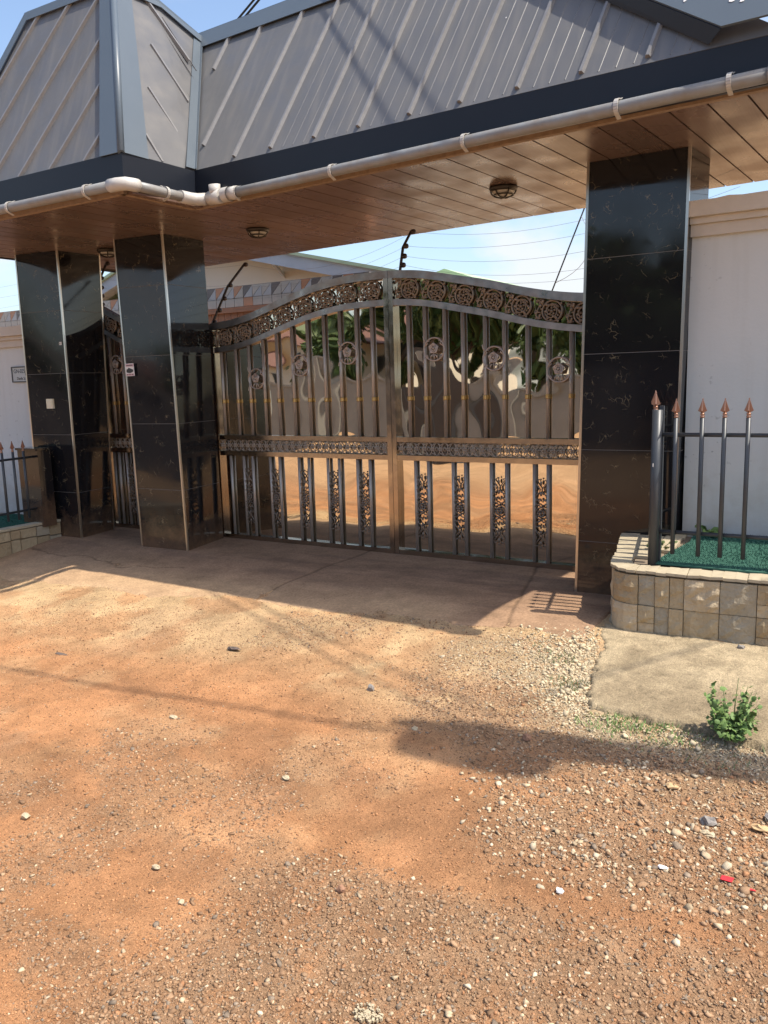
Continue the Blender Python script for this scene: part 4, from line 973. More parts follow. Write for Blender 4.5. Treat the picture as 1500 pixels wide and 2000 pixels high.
def stone_piece(s0, s1, z0, z1, proud):
    """a split-face stone: gridded front face pushed out unevenly"""
    mb = MB(); nu = max(2, int((s1 - s0) / .035)); nv = max(2, int((z1 - z0) / .035)); g = .002
    sd = random.randint(0, 9999)
    for j in range(nv + 1):
        for k in range(nu + 1):
            s = s0 + g + (s1 - s0 - 2 * g) * k / nu; z = z0 + g + (z1 - z0 - 2 * g) * j / nv
            p, n = along(s); e = 0 if (k in (0, nu) or j in (0, nv)) else 1
            d = proud + e * random.uniform(-.007, .015) - (random.uniform(.001, .006) if not e else 0)
            q = p + n * d; mb.v.append((q.x, q.y, z))
    for j in range(nv):
        for k in range(nu):
            a = j * (nu + 1) + k; mb.f.append((a, a + 1, a + nu + 2, a + nu + 1)); mb.sm.append(False)
    b0 = len(mb.v)
    bord = [(k, 0) for k in range(nu + 1)] + [(nu, j) for j in range(1, nv + 1)] + [(k, nv) for k in range(nu - 1, -1, -1)] + [(0, j) for j in range(nv - 1, 0, -1)]
    for (k, j) in bord:
        s = s0 + g + (s1 - s0 - 2 * g) * k / nu; z = z0 + g + (z1 - z0 - 2 * g) * j / nv
        p, n = along(s); q = p - n * .03; mb.v.append((q.x, q.y, z))
    nb = len(bord)
    for q in range(nb):
        a = bord[q][1] * (nu + 1) + bord[q][0]; b = bord[(q + 1) % nb][1] * (nu + 1) + bord[(q + 1) % nb][0]
        mb.f.append((b0 + q, b0 + (q + 1) % nb, b, a)); mb.sm.append(False)
    return mb
stone_mats = []
for k, (c1, c2) in enumerate((((.36, .275, .165), (.46, .365, .23)), ((.31, .26, .18), (.40, .34, .245)), ((.42, .325, .205), (.52, .42, .28)), ((.31, .225, .13), (.40, .31, .19)))):
    stone_mats.append(mat('cut_sandstone_%d' % k, c1, .85, noise=(14, .8, c2), bump=(30, .8, .02), spec=.25))
def zlev(s, f):
    p, n = along(s); return lerp((0, 0, -.05), (0, 0, ptop(p.x, p.y) - .03), f).z
s = .0
while s < 2.9:
    w = random.choice((.085, .10, .12, .145, .17, .20)); e = min(s + w, 3.0); mid = (s + e) / 2
    zt = zlev(mid, 1); zm = .185 + .004 * math.sin(mid * 3)
    for za, zb in ((-.05, zm), (zm, zt)):
        style = random.random()
        if style < .4: cells = [(s, e, za, zb)]
        elif style < .75:
            q = za + (zb - za) * random.uniform(.4, .62); cells = [(s, e, za, q), (s, e, q, zb)]
        elif e - s > .15:
            q = s + (e - s) * random.uniform(.4, .6); z2 = za + (zb - za) * random.uniform(.4, .6); cells = [(s, q, za, zb), (q, e, za, z2), (q, e, z2, zb)]
        else: cells = [(s, e, za, zb)]
        for a, b, c, d in cells: part('stone', stone_piece(a, b, c, d, random.uniform(-.006, .010)), random.choice(stone_mats), pl)
    s = e
# cap tiles round the rim
s = 0.0
while s < 3.0:
    e = min(s + random.uniform(.26, .36), 3.05); mb = MB(); n = 5; w = .125
    front = [along(s + .002 + (e - s - .004) * k / n) for k in range(n + 1)]
    for (p, nn), (p2, n2) in zip(front[:-1], front[1:]):
        a, b = p + nn * random.uniform(.0, .010), p2 + n2 * random.uniform(.0, .010); c, d = p2 - n2 * w, p - nn * w
        hs = [ptop(q.x, q.y) + random.uniform(-.005, .003) for q in (a, b, c, d)]
        mb.hexa([(q.x, q.y, h_ - .017) for q, h_ in zip((a, b, c, d), hs)] + [(q.x, q.y, h_) for q, h_ in zip((a, b, c, d), hs)])
    part('cap_tile', mb, 'capstone', pl); s = e
for (x0, x1, y0, y1) in ((-1.42, -1.22, 5.42, 5.60), (-1.44, -1.22, 5.605, 5.74), (-1.31, -1.17, 5.26, 5.415), (-1.215, -1.10, 5.42, 5.74), (-1.215, -1.09, 5.745, 5.85)):
    mb = MB(); mb.slab([(x0, y0, ptop(x0, y0) - .02), (x1, y0, ptop(x1, y0) - .02), (x1, y1, ptop(x1, y1) - .02), (x0, y1, ptop(x0, y1) - .02)], (0, 0, .019)); part('paving_tile', mb, 'capstone', pl)
# turf mat
def turf(name, label, ring, loc):
    t = thing(name, label, 'mat', loc)
    mb = MB(); mb.slab(ring, (0, 0, .010)); part('mat_sheet', mb, 'turf', t)
    xs_ = [p[0] for p in ring]; ys_ = [p[1] for p in ring]
    tm = MB()
    def inside(x, y):
        c = False; m = len(ring)
        for i in range(m):
            x1, y1 = ring[i][:2]; x2, y2 = ring[i - 1][:2]
            if (y1 > y) != (y2 > y) and x < (x2 - x1) * (y - y1) / (y2 - y1) + x1: c = not c
        return c
    zf = ring[0][2]
    yy = min(ys_)
    r = 0
    while yy < max(ys_):
        xx = min(xs_) + (.007 if r % 2 else 0)
        while xx < min(max(xs_), .6):
            if inside(xx, yy):
                z = (ptop(xx, yy) + .004 if label.startswith('green turf mat with') else zf) + .009
                a = random.uniform(0, 6.28); dx, dy = .005 * math.cos(a), .005 * math.sin(a); l = random.uniform(.008, .014)
                q = random.uniform(-.004, .004)
                tm.quad((xx - dx, yy - dy, z), (xx + dx, yy + dy, z), (xx + q, yy + q, z + l))
            xx += .0145
        yy += .0145; r += 1
    part('tufts', tm, 'turf', t, kind='stuff')
turf('turf_mat', 'green turf mat with a diagonal cut edge lying in the stone planter',
     [(-1.16, 5.11, ptop(0, 5.11) + .001), (-.6, 5.10, ptop(0, 5.10) + .001), (.2, 5.14, ptop(0, 5.14) + .001), (2.5, 5.28, ptop(0, 5.28) + .001), (2.5, 5.845, ptop(0, 5.845) + .001), (-1.04, 5.845, ptop(0, 5.845) + .001), (-1.03, 5.62, ptop(0, 5.62) + .001)], (-.4, 5.5, .42))

# ================================================================== FENCES
def spear(mb, c, h=.085, w=.026, ax=(1, 0, 0)):
    """arrow-head finial: cross-shaped blade on a small neck"""
    c = V(c)
    for a in (V(ax), V((-ax[1], ax[0], 0))):
        b = V((-a.y, a.x, 0)) * .0035
        ring = [c + a * .006, c + a * w + V((0, 0, .012)), c + a * w * .62 + V((0, 0, h * .42)), c + V((0, 0, h)), c - a * w * .62 + V((0, 0, h * .42)), c - a * w + V((0, 0, .012)), c - a * .006]
        mb.slab([p - b for p in ring], b * 2)
    mb.lathe([(.008, -.03), (.014, -.026), (.014, -.02), (.009, -.016), (.013, -.010), (.013, -.004), (.008, 0)], c, n=10)
    return mb
def fence_bar(t, x, y, z0, z1, ax):
    mb = MB(); mb.tube([(x, y, z0), (x, y, z1)], .0135, 10); b = part('bar', mb, 'iron', t)
    sp = MB(); spear(sp, (x, y, z1 + .03), ax=ax); part('spear_tip', sp, 'copper', b)
fr = thing('railing', 'grey iron railing with copper spear tips on the planter front', 'railing', (-.5, 5.14, .41), 'spear-topped iron railings')
mb = MB(); mb.tube([(-1.158, 5.13, .40), (-1.150, 5.13, 1.375)], .031, 16); part('post', mb, 'iron', fr)
mb = MB(); mb.box(-1.145, -1.118, 5.15, 5.175, .42, 1.398); part('post', mb, 'iron', fr)
mb = MB(); mb.box(-1.150, -1.128, 5.146, 5.150, .66, .86); part('post_patch', mb, 'capstone', fr)
xx = -1.045
k = 0
while xx < 2.4:
    fence_bar(fr, xx + random.uniform(-.004, .004), 5.13 + .035 * (xx + 1.15) / 1.0, .485 + random.uniform(-.006, .006), 1.325, (1, 0, 0)); xx += (.150, .122, .132)[k % 3]; k += 1
for z in (1.224, .622):
    mb = MB(); mb.tube([(-1.15, 5.145, z), (.4, 5.20, z - .004), (2.4, 5.27, z - .01)], .0125, 10); part('rail', mb, 'iron', fr)
fs = thing('railing', 'short return railing from the planter corner post to the black column, seen end on', 'railing', (-1.23, 5.43, .42), 'spear-topped iron railings')
for k in range(6):
    yy = 5.21 + .095 * k; x_ = -1.1605 - (yy - 5.13) * .235
    fence_bar(fs, x_, yy, .50, 1.365, (.235, -1, 0))
for z in (1.224, .622):
    mb = MB(); mb.tube([(-1.165, 5.16, z), (-1.297, 5.735, z)], .0125, 10); part('rail', mb, 'iron', fs)
mb = MB(); mb.box(-1.1645, -1.1605, 5.092, 5.0985, 1.03, 1.05); solo('paper_scrap', mb, 'paper', 'tiny white paper scrap stuck to the planter corner post', 'paper scrap', (-1.1625, 5.095, 1.04))
# left planter and railing
pl2 = thing('stone_planter', 'low stone-faced planter beside the doorbell column', 'planter', (-8.0, 5.0, 0))
mb = MB(); mb.box(-11, -7.668, 3.2, 5.85, -.3, .172); part('planter_core', mb, 'mortar', pl2)
yy = 5.705
while yy > 3.3:
    l = random.uniform(.11, .2); zt = .168; zm = random.uniform(.03, .07)
    for za, zb in ((gz(-7.6, yy) - .04, zm), (zm, zt)):
        mb = MB(); g = .003; d = random.uniform(.0, .012)
        mb.hexa([(-7.668, yy - g, za + g), (-7.668, yy - l + g, za + g), (-7.668, yy - l + g, zb - g), (-7.668, yy - g, zb - g),
                 (-7.645 + d + random.uniform(-.006, .006), yy - g * 2, za + 2 * g), (-7.645 + d + random.uniform(-.006, .006), yy - l + g * 2, za + 2 * g), (-7.645 + d + random.uniform(-.006, .006), yy - l + 2 * g, zb - 2 * g), (-7.645 + d + random.uniform(-.006, .006), yy - 2 * g, zb - 2 * g)])
        part('stone', mb, random.choice(stone_mats), pl2)
    mb = MB(); mb.box(-7.76, -7.632, yy - l + .002, yy - .002, .1725, .197); part('cap_tile', mb, 'capstone', pl2)
    yy -= l
turf('turf_mat', 'green turf mat lying in the low planter by the doorbell column', [(-8.6, 4.2, .174), (-7.765, 4.2, .174), (-7.765, 5.45, .174), (-8.0, 5.8, .174), (-8.6, 5.8, .174)], (-8.2, 5.0, .174))
fl = thing('railing', 'grey iron railing with copper spear tips on the low planter by the doorbell column', 'railing', (-7.70, 5.0, .2), 'spear-topped iron railings')
for k in range(10):
    yy = 5.375 - .125 * k; fence_bar(fl, -7.65 - .05, yy, .26, .975, (0, 1, 0))
for z in (.905, .35):
    mb = MB(); mb.tube([(-7.70, 5.47, z), (-7.70, 4.1, z - .02)], .0125, 10); part('rail', mb, 'iron', fl)

# ================================================================== COMPOUND BEHIND: parapet with mosaic band, house
cw = thing('courtyard_wall', 'courtyard parapet with a band of triangular mosaic tiles behind the gate', 'wall', (-9.5, 9.1, 0))
mb = MB(); mb.box(-16, -5.6, 9.02, 9.2, -.1, 2.68); part('wall_body', mb, 'brownwall', cw)
mb = MB(); mb.box(-16, -5.6, 9.015, 9.25, 2.672, 2.96); part('band_backing', mb, 'grout', cw)
mb = MB(); mb.box(-16, -5.6, 8.95, 9.10, 2.60, 2.668); part('ledge', mb, 'brownwall', cw)
xw = -15.9; tn = 0
cyc = ['t_dark', 't_dark', 't_rust', 't_rust', 't_pale', 't_dark', 't_pale', 't_rust', 't_pale', 't_dark']
while xw < -5.7:
    w = .168; zt0, zt1 = 2.795, 2.955
    a = MB(); a.slab([(xw + .004, 9.014, zt0 + .008), (xw + w - .006, 9.014, zt1 - .003), (xw + .004, 9.014, zt1 - .003)], (0, -.012, 0)); part('mosaic_tile', a, cyc[(tn * 7 + tn // 3) % 10], cw)
    a = MB(); a.slab([(xw + .008, 9.014, zt0 + .003), (xw + w - .004, 9.014, zt0 + .003), (xw + w - .004, 9.014, zt1 - .008)], (0, -.012, 0)); part('mosaic_tile', a, 't_grey' if tn % 4 else 't_pale', cw)
    a = MB(); a.slab([(xw + .004, 9.014, 2.68), (xw + w - .004, 9.014, 2.68), (xw + w - .004, 9.014, zt0 - .003), (xw + .004, 9.014, zt0 - .003)], (0, -.010, 0)); part('mosaic_tile', a, 't_rust' if tn % 9 == 4 else 't_pale', cw)
    xw += w; tn += 1
xw = -15.95
while xw < -5.65:
    mb = MB(); mb.box(xw + .003, xw + .117, 9.0, 9.018, .0, 2.598); part('wall_board', mb, 'brownwall', cw); xw += .12
hs = thing('gabled_house', 'cream gabled house with pale green roof and grey bargeboard beyond the gate', 'house', (-10, 12, 0))
gp = [(-14.0, 2.9), (-10.3, 4.13), (-5.15, 2.90)]
mb = MB(); mb.slab([(-13.3, 11.0, -.1), (-6.2, 11.0, -.1), (-6.2, 11.0, 2.98), (-10.3, 11.0, 3.95), (-13.3, 11.0, 2.98)], (0, 7, 0)); part('house_wall', mb, 'cream', hs)
for (a, b) in ((gp[0], gp[1]), (gp[1], gp[2])):
    mb = MB(); mb.slab([(a[0], 10.45, a[1] - .20), (b[0], 10.45, b[1] - .20), (b[0], 10.45, b[1]), (a[0], 10.45, a[1])], (0, .04, 0)); part('bargeboard', mb, 'barge', hs)
    mb = MB(); mb.slab([(a[0], 10.46, a[1] - .02), (b[0], 10.46, b[1] - .02), (b[0], 10.46, b[1] - .05), (a[0], 10.46, a[1] - .05)], (0, .53, 0)); part('eaves_board', mb, 'barge', hs)
    mb = MB(); mb.slab([(a[0], 10.40, a[1] + .0), (b[0], 10.40, b[1] + .0), (b[0], 10.40, b[1] + .05), (a[0], 10.40, a[1] + .05)], (0, 8, 0)); part('roof', mb, 'greenroof', hs)
mb = MB(); mb.slab([(-8.52, 10.99, 3.40), (-8.34, 10.5, 3.52), (-8.28, 10.5, 3.52), (-8.45, 10.99, 3.36)], (0, 0, -.06)); part('eaves_bracket', mb, 'barge', hs)
mb = MB(); mb.slab([(-7.0, 12.5, 3.20), (-6.3, 12.5, 3.40), (-5.4, 12.5, 3.08)], (0, 3, 0)); part('roof', mb, 'greenroof', hs)

# electric fence posts on the gate line, and their wires
tips = {}
def efence(base, tip, label, lab2):
    t = thing('electric_fence_post', label, 'fence post', base, 'rods of the electric security fence')
    b, p = V(base), V(tip); mid = lerp(b, p, .6) + V((0, -.06, .015))
    pts = [b, lerp(b, mid, .5), mid, lerp(mid, p, .5), p]
    mb = MB(); mb.tube(pts, .013, 8); part('rod', mb, 'darkmetal', t)
    tips[lab2] = []
    for k in range(5):
        q = lerp(b, mid, .12 + k * .29) if k < 3 else lerp(mid, p, .05 + (k - 3) * .9)
        q = q + V((.028, -.002, 0)); mb = MB(); mb.lathe([(.01, -.022), (.022, -.016), (.024, 0), (.02, .016), (.01, .022)], q, 'x', 10); part('insulator', mb, 'insul', t); tips[lab2].append(q)
efence((-5.957, 6.46, 2.19), (-5.957, 7.05, 2.888), 'dark leaning electric fence rod beside the poster column', 'a')
efence((-3.702, 6.46, 2.49), (-3.702, 6.70, 2.919), 'dark electric fence rod standing over the peak of the gate', 'b')
efence((-7.589, 6.46, 2.5), (-7.63, 6.62, 3.01), 'dark electric fence rod over the narrow side gate', 'c')
tips['d'] = [V((-.9, 6.3, 2.45 + .13 * k)) for k in range(5)]
tips['z'] = [V((-13.5, 6.3, 2.4 + .13 * k)) for k in range(5)]
def wire_obj(name, a, b, sag, r, label, cat, group, n=18, bow=None):
    a, b = V(a), V(b); mb = MB(); pts = []
    for k in range(n + 1):
        t = k / n; p = lerp(a, b, t); p.z -= sag * 4 * t * (1 - t)
        if bow: p += V(bow) * 4 * t * (1 - t)
        pts.append(p)
    mb.tube(pts, r, 5); return solo(name, mb, 'wire' if r < .006 else 'cable', label, cat, tuple(a), group)
nm = ['lowest', 'second', 'middle', 'fourth', 'topmost']
spans = (('a', 'b', 'above the gate leaf beside the poster column', .05, .14), ('b', 'd', 'between the rod over the gate peak and the planter-side column', .16, .03), ('c', 'a', 'above the narrow side gate', .06, .05), ('z', 'c', 'above the white wall with the address plate', .1, .05))
for s0, s1, where, sag, rnd in spans:
    for k in range(5):
        wire_obj('electric_wire', tips[s0][k], tips[s1][k], sag + random.uniform(-.02, rnd), .0011, '%s thin electric fence wire %s' % (nm[k], where), 'wire', 'electric fence wires')
# coil loop hanging by the first rod
# leaning stay cable behind the gate
wire_obj('stay_cable', (-3.70, 12.0, 4.15), (-4.30, 12.0, 2.75), .0, .011, 'dark slanting stay cable against the sky beside the planter-side column', 'cable', None, 4)
wire_obj('thin_cable', (-3.82, 11.98, 3.85), (-4.20, 11.98, 2.95), .0, .004, 'thin slack cable hanging beside the dark slanting stay cable', 'cable', None, 10, (.28, 0, -.1))

# utility pole off to the side, whose shadow falls on the road
PX, PY, PH = 2.62, 3.72, 7.5
up = thing('utility_pole', 'wooden utility pole with a crossarm and transformer beside the road', 'utility pole', (PX, PY, gz(PX, PY)))
mb = MB(); mb.tube([(PX, PY + .50, -.3), (PX, PY + .26, 3.5), (PX, PY, PH)], [.135, .125, .115], 16); part('pole_shaft', mb, 'polewood', up)
mb = MB(); mb.box(PX - .5, PX + .4, PY - .05, PY + .05, PH - .5, PH - .38); part('crossarm', mb, 'polewood', up)
mb = MB(); mb.lathe([(.17, 0), (.19, .03), (.19, .75), (.17, .82), (.05, .86)], (PX - .25, PY - .12, PH - 1.15), n=20); part('transformer', mb, 'iron', up)
for yy in (-.45, -.2, .15, .35): mb = MB(); mb.lathe([(.02, 0), (.04, .03), (.03, .06), (.045, .09), (.02, .12)], (PX + yy, PY, PH - .38), n=10); part('insulator', mb, 'insul', up)
mast = thing('service_mast', 'steel service mast inside the compound wall', 'mast', (-11.0, 8.43, 0))
mb = MB(); mb.tube([(-11, 8.43, -.1), (-11, 8.43, 3.85)], .025, 10); part('mast_pipe', mb, 'iron', mast)
mb = MB(); mb.tube([(-11.12, 8.43, 3.8), (-10.88, 8.43, 3.8)], .02, 8); part('mast_arm', mb, 'iron', mast)
wire_obj('service_wire', (PX, PY + .02, PH - .26), (-11, 8.40, 3.83), .28, .011, 'black service wire over the roof, nearer of the two', 'cable', 'service wires over the roof', 30)
wire_obj('service_wire', (PX, PY + .22, PH - .26), (-11, 8.47, 3.83), .10, .011, 'black service wire over the roof, farther of the two', 'cable', 'service wires over the roof', 30)
wire_obj('overhead_cable', (PX, PY - .06, PH - .30), (-40, PY - 3.2, PH), .5, .017, 'thick overhead cable running along the road', 'cable', None, 30)
wire_obj('overhead_cable', (PX, PY + .4, PH - .30), (14, 22, PH), .3, .014, 'overhead cable running away behind the planter-side wall', 'cable', None, 24)

# ================================================================== ACROSS THE ROAD (seen in the mirror sheets and tiles)
bw = thing('block_wall', 'grey block boundary wall across the road, reflected in the gate', 'wall', (-10, -7, 0))
mb = MB(); mb.box(-34, 9, -7.2, -7.0, -.4, 1.55); part('wall_body', mb, 'blockwall', bw)
mb = MB(); mb.box(-34, 9, -7.26, -6.94, 1.553, 1.65); part('coping', mb, 'blockwall', bw)
for wx in np.arange(-33, 9, 3.1):
    mb = MB(); mb.box(wx, wx + .34, -7.0, -6.86, -.4, 1.55); part('pilaster', mb, 'blockwall', bw)
for wx in (-11.6, -4.2):
    og = thing('sheet_metal_gate', 'dark sheet metal gate in the block wall across the road, ' + ('before the mango tree' if wx < -8 else 'before the plain house'), 'gate', (wx, -6.95, -.3))
    mb = MB(); mb.box(wx, wx + 2.2, -6.985, -6.93, -.35, 1.72); part('gate_sheet', mb, 'darkmetal', og)
    for q in (0.0, 1.07, 2.1):
        mb = MB(); mb.box(wx + q, wx + q + .09, -6.928, -6.90, -.35, 1.74); part('gate_upright', mb, 'iron', og)
fh = thing('red_roofed_house', 'pale house with rust red roof across the road, reflected in the gate', 'house', (-17, -14, 0))
mb = MB(); mb.box(-22, -12.5, -18, -12, -.4, 2.8); part('house_wall', mb, 'cream', fh)
mb = MB(); mb.slab([(-22.6, -11.4, 2.75), (-11.9, -11.4, 2.75), (-13.5, -15, 3.7), (-21, -15, 3.7)], (0, 0, .08)); part('roof', mb, 'redroof', fh)
mb = MB(); mb.slab([(-22.6, -18.6, 2.75), (-11.9, -18.6, 2.75), (-13.5, -15, 3.7), (-21, -15, 3.7)], (0, 0, .08)); part('roof', mb, 'redroof', fh)
for wx in (-20.4, -17.6, -14.8):
    mb = MB(); mb.box(wx, wx + 1.2, -11.998, -11.95, 1.2, 2.3); part('window', mb, 'ink', fh)
nh = thing('plain_house', 'plain grey-beige house across the road behind the near end of the block wall', 'house', (-5, -14, 0))
mb = MB(); mb.box(-9.5, 1.5, -18, -13, -.4, 3.1); part('house_wall', mb, 'blockwall', nh)
mb = MB(); mb.slab([(-10.2, -12.4, 3.05), (2.2, -12.4, 3.05), (.5, -15.5, 4.6), (-8.5, -15.5, 4.6)], (0, 0, .08)); part('roof', mb, 'barge', nh)
mb = MB(); mb.slab([(-10.2, -18.6, 3.05), (2.2, -18.6, 3.05), (.5, -15.5, 4.6), (-8.5, -15.5, 4.6)], (0, 0, .08)); part('roof', mb, 'barge', nh)
for wx in (-8.2, -5.2, -2.0):
    mb = MB(); mb.box(wx, wx + 1.3, -12.998, -12.95, 1.3, 2.4); part('window', mb, 'ink', nh)
def leaf_cloud(n, blobs, size, flat=.0):
    """many small leaf quads spread through several ellipsoid clumps"""
    b = np.array(blobs, float); wts = b[:, 3] ** 2; wts /= wts.sum()
    k = RNG.choice(len(b), n, p=wts); d = RNG.normal(size=(n, 3)); d /= np.linalg.norm(d, axis=1)[:, None]
    rad = b[k, 3] * (RNG.random(n) ** .33) * RNG.uniform(.75, 1.15, n)
    c = b[k, :3] + d * rad[:, None] * np.array([1, 1, .8])
    a1 = RNG.normal(size=(n, 3)); a1 /= np.linalg.norm(a1, axis=1)[:, None]; a2 = np.cross(a1, RNG.normal(size=(n, 3))); a2 /= np.linalg.norm(a2, axis=1)[:, None]
    s = size * RNG.uniform(.6, 1.3, n)[:, None]
    v = np.stack([c - a1 * s, c + a2 * s * .45, c + a1 * s, c - a2 * s * .45], 1).reshape(-1, 3)
    f = np.arange(4 * n).reshape(-1, 4)
    return v, f
def tree(x, y, h, r, label, n=3800, leaf=.22):
    t = thing('tree', label, 'tree', (x, y, -.3), 'trees across the road'); z0 = -.35
    mb = MB(); mb.tube([(x, y, z0), (x + .1, y, h * .3), (x - .1, y + .1, h * .62)], [.2, .15, .08], 10)
    blobs = []
    for k in range(9):
        a = k * 2.4; rr = r * .55 * math.sqrt(k / 9); c = (x + rr * math.cos(a), y + rr * math.sin(a), h * .62 + random.uniform(-.16, .28) * h)
        blobs.append((*c, r * random.uniform(.38, .6))); mb.tube([(x, y, h * .3), lerp((x, y, h * .45), c, .5), c], [.08, .05, .02], 6)
    part('trunk', mb, 'bark', t)
    v, f = leaf_cloud(n, blobs, leaf); me = bpy.data.meshes.new('crown'); me.from_pydata((v - np.array([x, y, -.3])).tolist(), [], f.tolist()); me.materials.append(M['tree'])
    o = bpy.data.objects.new('crown', me); COL.objects.link(o); o.parent = t
tree(-10.4, -9.5, 6.2, 2.6, 'dense dark mango tree behind the block wall, fullest crown of the row')
tree(-7.6, -10.5, 5.4, 2.3, 'rounded dark tree behind the block wall beside the fullest crown')
tree(-15.6, -9.6, 3.9, 1.7, 'low bushy tree in front of the rust-roofed house')
tree(-12.9, -10.4, 5.6, 2.0, 'slender tree between the fullest crown and the rust-roofed house')
tree(-5.6, -9.8, 5.2, 1.9, 'upright tree filling the gap before the near end of the block wall', 5200)
tree(-24.0, -11.0, 5.0, 2.4, 'broad tree at the far end of the block wall')
tree(-3.5, -11.5, 4.6, 2.0, 'lone tree behind the near end of the block wall')

# ================================================================== PLANTS
def bush(name, x, y, z, h, r, n, label, leaf=.03, m='leaf', cat='plant', group=None, rounded=True):
    t = thing(name, label, cat, (x, y, z), group)
    st = MB(); lf = MB()
    for k in range(n):
        a = random.uniform(0, 6.28); rr = r * math.sqrt(random.random()); hh = h * random.uniform(.25, 1) * (1 - .30 * (rr / r) ** 2) * (.75 + .35 * math.sin(a * 2 + 1))
        tip = V((x + rr * math.cos(a), y + rr * math.sin(a), z + hh)); root = V((x + .15 * rr * math.cos(a), y + .15 * rr * math.sin(a), z - .01))
        md = lerp(root, tip, .5) + V((0, 0, .1 * h)); 
        if k % 3 == 0: st.tube([root, md, tip], [.003, .0025, .0015], 5)
        for j in range(3):
            c = lerp(md, tip, random.uniform(.1, 1.05)) + V((random.uniform(-1, 1), random.uniform(-1, 1), random.uniform(-.5, .5))) * leaf * .8
            s = leaf * random.uniform(.35, 1.25); nrm = V((random.uniform(-.8, .8), random.uniform(-.8, .8) - .2, random.uniform(.3, 1))).normalized()
            e1 = nrm.orthogonal().normalized(); e1.rotate(Matrix.Rotation(random.uniform(0, 6.28), 3, nrm)); e2 = nrm.cross(e1)
            pts = []
            for q in range(7):
                an = 2 * math.pi * q / 7; rq = s * (1 if rounded else (.55 + .45 * abs(math.cos(an)))); pts.append(c + e1 * rq * math.cos(an) + e2 * rq * (.8 if rounded else .45) * math.sin(an) + nrm * (-.25 * s if q % 2 else 0))
            i = len(lf.v); lf.v += [tuple(c + nrm * .12 * s)] + [tuple(p) for p in pts]
            for q in range(7): lf.f.append((i, i + 1 + q, i + 1 + (q + 1) % 7)); lf.sm.append(True)
    part('stems', st, 'leaf_dry', t); part('foliage', lf, m, t)
bush('leafy_shrub', -.50, 3.86, gz(-.5, 3.86), .29, .12, 230, 'bright green round-leaved shrub growing in the gravel by the slab', .0145)
bush('planter_weed', -.92, 5.80, ptop(0, 5.8), .12, .11, 16, 'green leafy weed against the white wall behind the railing', .028)
bush('planter_weed', -1.19, 5.50, ptop(0, 5.5), .06, .11, 16, 'straggling weed in the cracked tiles beside the corner post', .016, 'leaf_dry')
# grass and creeping weeds in the gravel
def grass(name, label, spots, m):
    mb = MB()
    for (x, y, r, n, h) in spots:
        for _ in range(n):
            a = random.uniform(0, 6.28); rr = r * math.sqrt(random.random()); px, py_ = x + rr * math.cos(a) * 1.5, y + rr * math.sin(a); z = gz(px, py_) - .004
            b = random.uniform(0, 6.28); l = h * random.uniform(.4, 1.2); dx, dy = math.cos(b) * .003, math.sin(b) * .003; lx, ly = math.cos(b + 1.3) * l * .8, math.sin(b + 1.3) * l * .8
            mb.quad((px - dx, py_ - dy, z), (px + dx, py_ + dy, z), (px + lx, py_ + ly, z + l))
    o = solo(name, mb, m, label, 'grass', (spots[0][0], spots[0][1], gz(*spots[0][:2])), None, 'stuff')
grass('grass_tufts', 'low green creeping grass growing in the gravel before the slab', [(-.94, 3.88, .12, 330, .024), (-1.08, 3.78, .09, 160, .02), (-.74, 3.80, .12, 170, .02), (-.9, 3.72, .14, 120, .018)], 'leaf')
grass('dry_grass', 'sparse dry grass by the broken slab edge', [(-1.55, 4.42, .09, 150, .025), (-1.36, 4.12, .08, 120, .025), (-1.75, 4.55, .06, 60, .02), (-.5, 3.75, .2, 120, .03)], 'leaf_dry')

